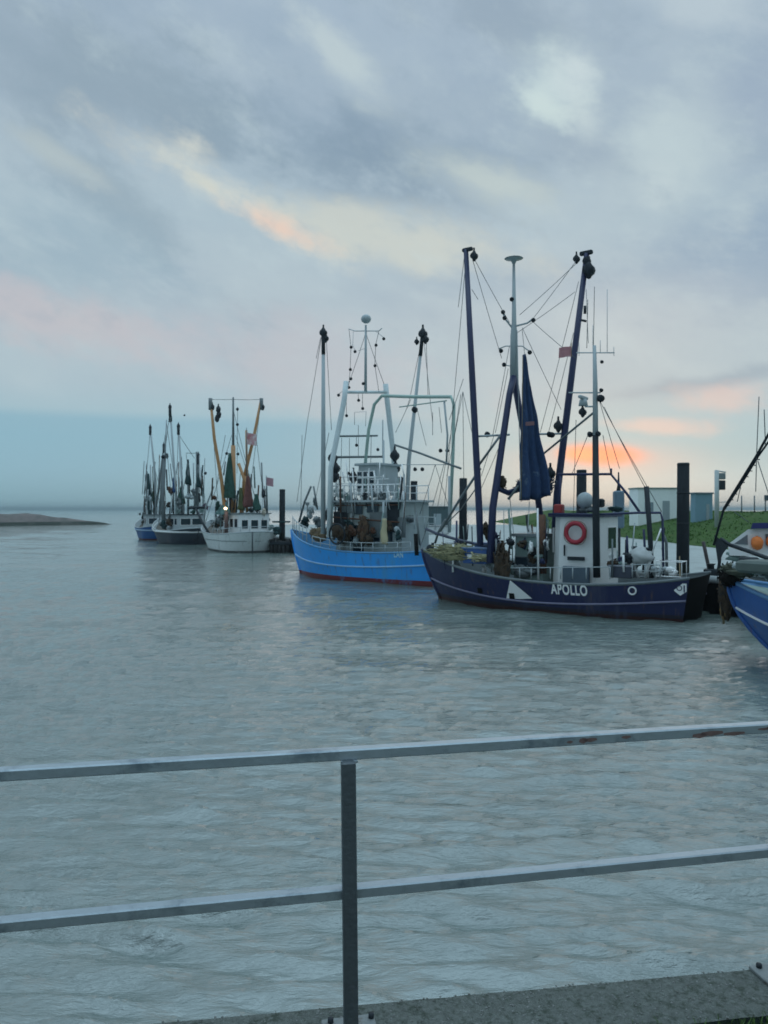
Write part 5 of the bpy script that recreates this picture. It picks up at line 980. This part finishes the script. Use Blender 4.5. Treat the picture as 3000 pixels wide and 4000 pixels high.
# ------------------------------------------------------------------ near pier edge and railing
def pier():
    DZ = CAMZ-1.64; ex = lambda x: 2.571+.1414*x
    K = mat('aggregate_concrete', (.21, .235, .215), .95, c2=(.09,.115,.09), patch=.5, var=.75, scale=60, bump=.9)
    m = K; n = m.node_tree
    mb = MB(); nx = 220; ny = 12; vs = []; fs = []
    for i in range(nx+1):
        x = -6+12*i/nx
        for j in range(ny+1):
            y = ex(x)-.25*j/ny; z = DZ + noise.noise(Vector((x*14, y*14, 0)))*.0025 + noise.noise(Vector((x*40, y*40, 4)))*.0018
            if j == 0: z -= .012
            if j == ny: z -= .006
            vs.append((x, y, z))
    for i in range(nx):
        for j in range(ny): fs.append((i*(ny+1)+j, (i+1)*(ny+1)+j, (i+1)*(ny+1)+j+1, i*(ny+1)+j+1))
    o = len(vs); vs += [(-6, ex(-6)+.012, DZ-.03), (6, ex(6)+.012, DZ-.03), (6, ex(6)+.012, -1), (-6, ex(-6)+.012, -1)]; fs.append((o, o+1, o+2, o+3))
    vs += [(-6, ex(-6)-.002, DZ-.012), (6, ex(6)-.002, DZ-.012)]; fs.append((o+4, o+5, o+1, o))
    k = mb.add(vs, fs, True).build('kerb', K); tag(k, 'weathered concrete kerb of the pier under the railing', kind='structure')
    g = MB(); vs = []; fs = []; nx = 90; ny = 60
    for i in range(nx+1):
        x = -6+12*i/nx
        for j in range(ny+1):
            y = ex(x)-.252 - (j/ny)**1.6*6; vs.append((x, y, DZ-.035+noise.noise(Vector((x*3, y*3, 0)))*.02))
    for i in range(nx):
        for j in range(ny): fs.append((i*(ny+1)+j, (i+1)*(ny+1)+j, (i+1)*(ny+1)+j+1, i*(ny+1)+j+1))
    s_ = g.add(vs, fs, True).build('verge', mat('verge_soil', (.035,.045,.02), .95, var=.5, scale=20, bump=.6)); tag(s_, 'grass verge beside the kerb', kind='structure')
    rd = random.Random(9); t = MB()
    for i in range(9000):
        x = rd.uniform(-1.2, 2.6); y = ex(x)-.245-abs(rd.gauss(0, .22)); h = rd.uniform(.015, .055); a = rd.uniform(0, 6.28); w_ = rd.uniform(.0015, .004)
        p = Vector((x, y, DZ-.04)); d = Vector((math.cos(a)*w_, math.sin(a)*w_, 0)); ln = Vector((rd.gauss(0,.014), rd.gauss(0,.014), 0))
        t.add([p-d, p+d, p+d*.7+ln*.5+Vector((0,0,h*.6)), p-d*.7+ln*.5+Vector((0,0,h*.6)), p+ln*1.5+Vector((0,0,h))], [(0,1,2,3), (3,2,4)])
    to = t.build('grass', mat('verge_grass', (.07,.13,.03), .85, var=.6, scale=9)); tag(to, 'short green grass on the verge behind the kerb', 'grass', kind='stuff')
    # small stones and moss specks on the kerb
    st = MB(); 
    for i in range(1500):
        x = rd.uniform(-1.6, 1.9); y = ex(x)-rd.uniform(.01, .25); r = rd.uniform(.002, .0055)
        st.ball((x, y, DZ), (r, r, r*.5), 5, 3)
    so_ = st.build('grit', mat('grit_stones', (.2,.21,.2), .9, c2=(.08,.09,.07), patch=.5, var=.6, scale=30)); tag(so_, 'loose grit and stones in the kerb surface', 'grit', kind='stuff')
    rl = empty('railing', (-.105, 2.385, DZ)); tag(rl, 'galvanised steel railing with two rails along the pier edge', 'railing')
    yl = lambda x: .1948*x
    ang = math.atan(.1948)
    for nm, zc, hh in (('top_rail', .885, .033), ('mid_rail', .455, .033)):
        mb = MB(); Ln = 12.4; nseg = 60; vs = []; fs = []; prof = [(-.020, -hh/2+.004), (-.016, -hh/2), (.016, -hh/2), (.020, -hh/2+.004), (.020, hh/2-.004), (.016, hh/2), (-.016, hh/2), (-.020, hh/2-.004)]
        for i in range(nseg+1):
            x = -6.2+Ln*i/nseg; wz = noise.noise(Vector((x*.7, zc*5, 0)))*.003
            for a_, b_ in prof: vs.append((x*math.cos(ang)-a_*math.sin(ang), x*math.sin(ang)+a_*math.cos(ang), zc+b_+wz))
        for i in range(nseg):
            for j in range(8): fs.append((i*8+j, i*8+(j+1) % 8, (i+1)*8+(j+1) % 8, (i+1)*8+j))
        mb.add(vs, fs).build(nm, GALV, rl)
    for i_ in range(9):
        x = rd.choice((.75, .9, 1.15, 1.3, 1.4))+rd.uniform(-.06, .06); x1 = x+rd.uniform(.02, .09); zc = .885; h_ = rd.uniform(.004, .012)
        q_ = lambda x_, z_: (x_*math.cos(ang)+.0206*math.sin(ang), x_*math.sin(ang)-.0206*math.cos(ang), z_)
        zz = zc+rd.uniform(-.008, .006); MB().add([q_(x, zz-h_*.4), q_((x+x1)/2, zz-h_), q_(x1, zz-h_*.3), q_(x1-.004, zz+h_*.5), q_((x+x1)/2, zz+h_*.7), q_(x+.003, zz+h_*.4)], [(0,1,2,3,4,5)]).build('rust_stain', mat('rust_bloom', (.17,.11,.10), .8, var=.5, scale=60), rl)
    for k_ in range(-4, 5):
        x = k_*1.50; y = yl(x); mb = MB(); lean = .010
        mb.box((0, 0, .4345), (.044, .030, .869), rz=ang, bev=.004)
        for i_, v in enumerate(mb.v): mb.v[i_] = (v[0]+x - lean*(v[2]-.43), v[1]+y-.0355, v[2])
        # the post stands just in front of the mid rail and carries the top rail
        po = mb.build('post', POSTM, rl)
        b2_ = MB().box((x-.004, y-.012, .8695-.004), (.05, .045, .006), rz=ang); b2_.build('weld_plate', GALV, po)
        bp2 = MB().box((x, y+.015, .008), (.17, .13, .014), rz=ang, bev=.003).build('base_plate', mat('pale_base_plate', (.22,.24,.24), .6, .3, c2=(.12,.10,.08), patch=.45, scale=30), po)
        bt = MB()
        for sx in (-1, 1):
            for sy in (-1, 1): bt.disc((x+sx*.064, y+.015+sy*.045+sx*.012, .020), (0,0,1), .010, .016, 6)
        bt.build('bolts', DARK, bp2)
pier()

# ------------------------------------------------------------------ thin sea haze
hz = bpy.data.materials.new('sea_haze'); hz.use_nodes = True; t_ = hz.node_tree; t_.nodes.clear()
pv = t_.nodes.new('ShaderNodeVolumePrincipled'); pv.inputs['Color'].default_value = (.50, .66, .72, 1); pv.inputs['Density'].default_value = .0004; pv.inputs['Anisotropy'].default_value = .45
ou = t_.nodes.new('ShaderNodeOutputMaterial'); t_.links.new(pv.outputs[0], ou.inputs['Volume'])
ho = MB().box((0, 0, 6.5), (19000, 19000, 19.0)).build('haze', hz); tag(ho, 'thin pale haze over the harbour', kind='stuff')
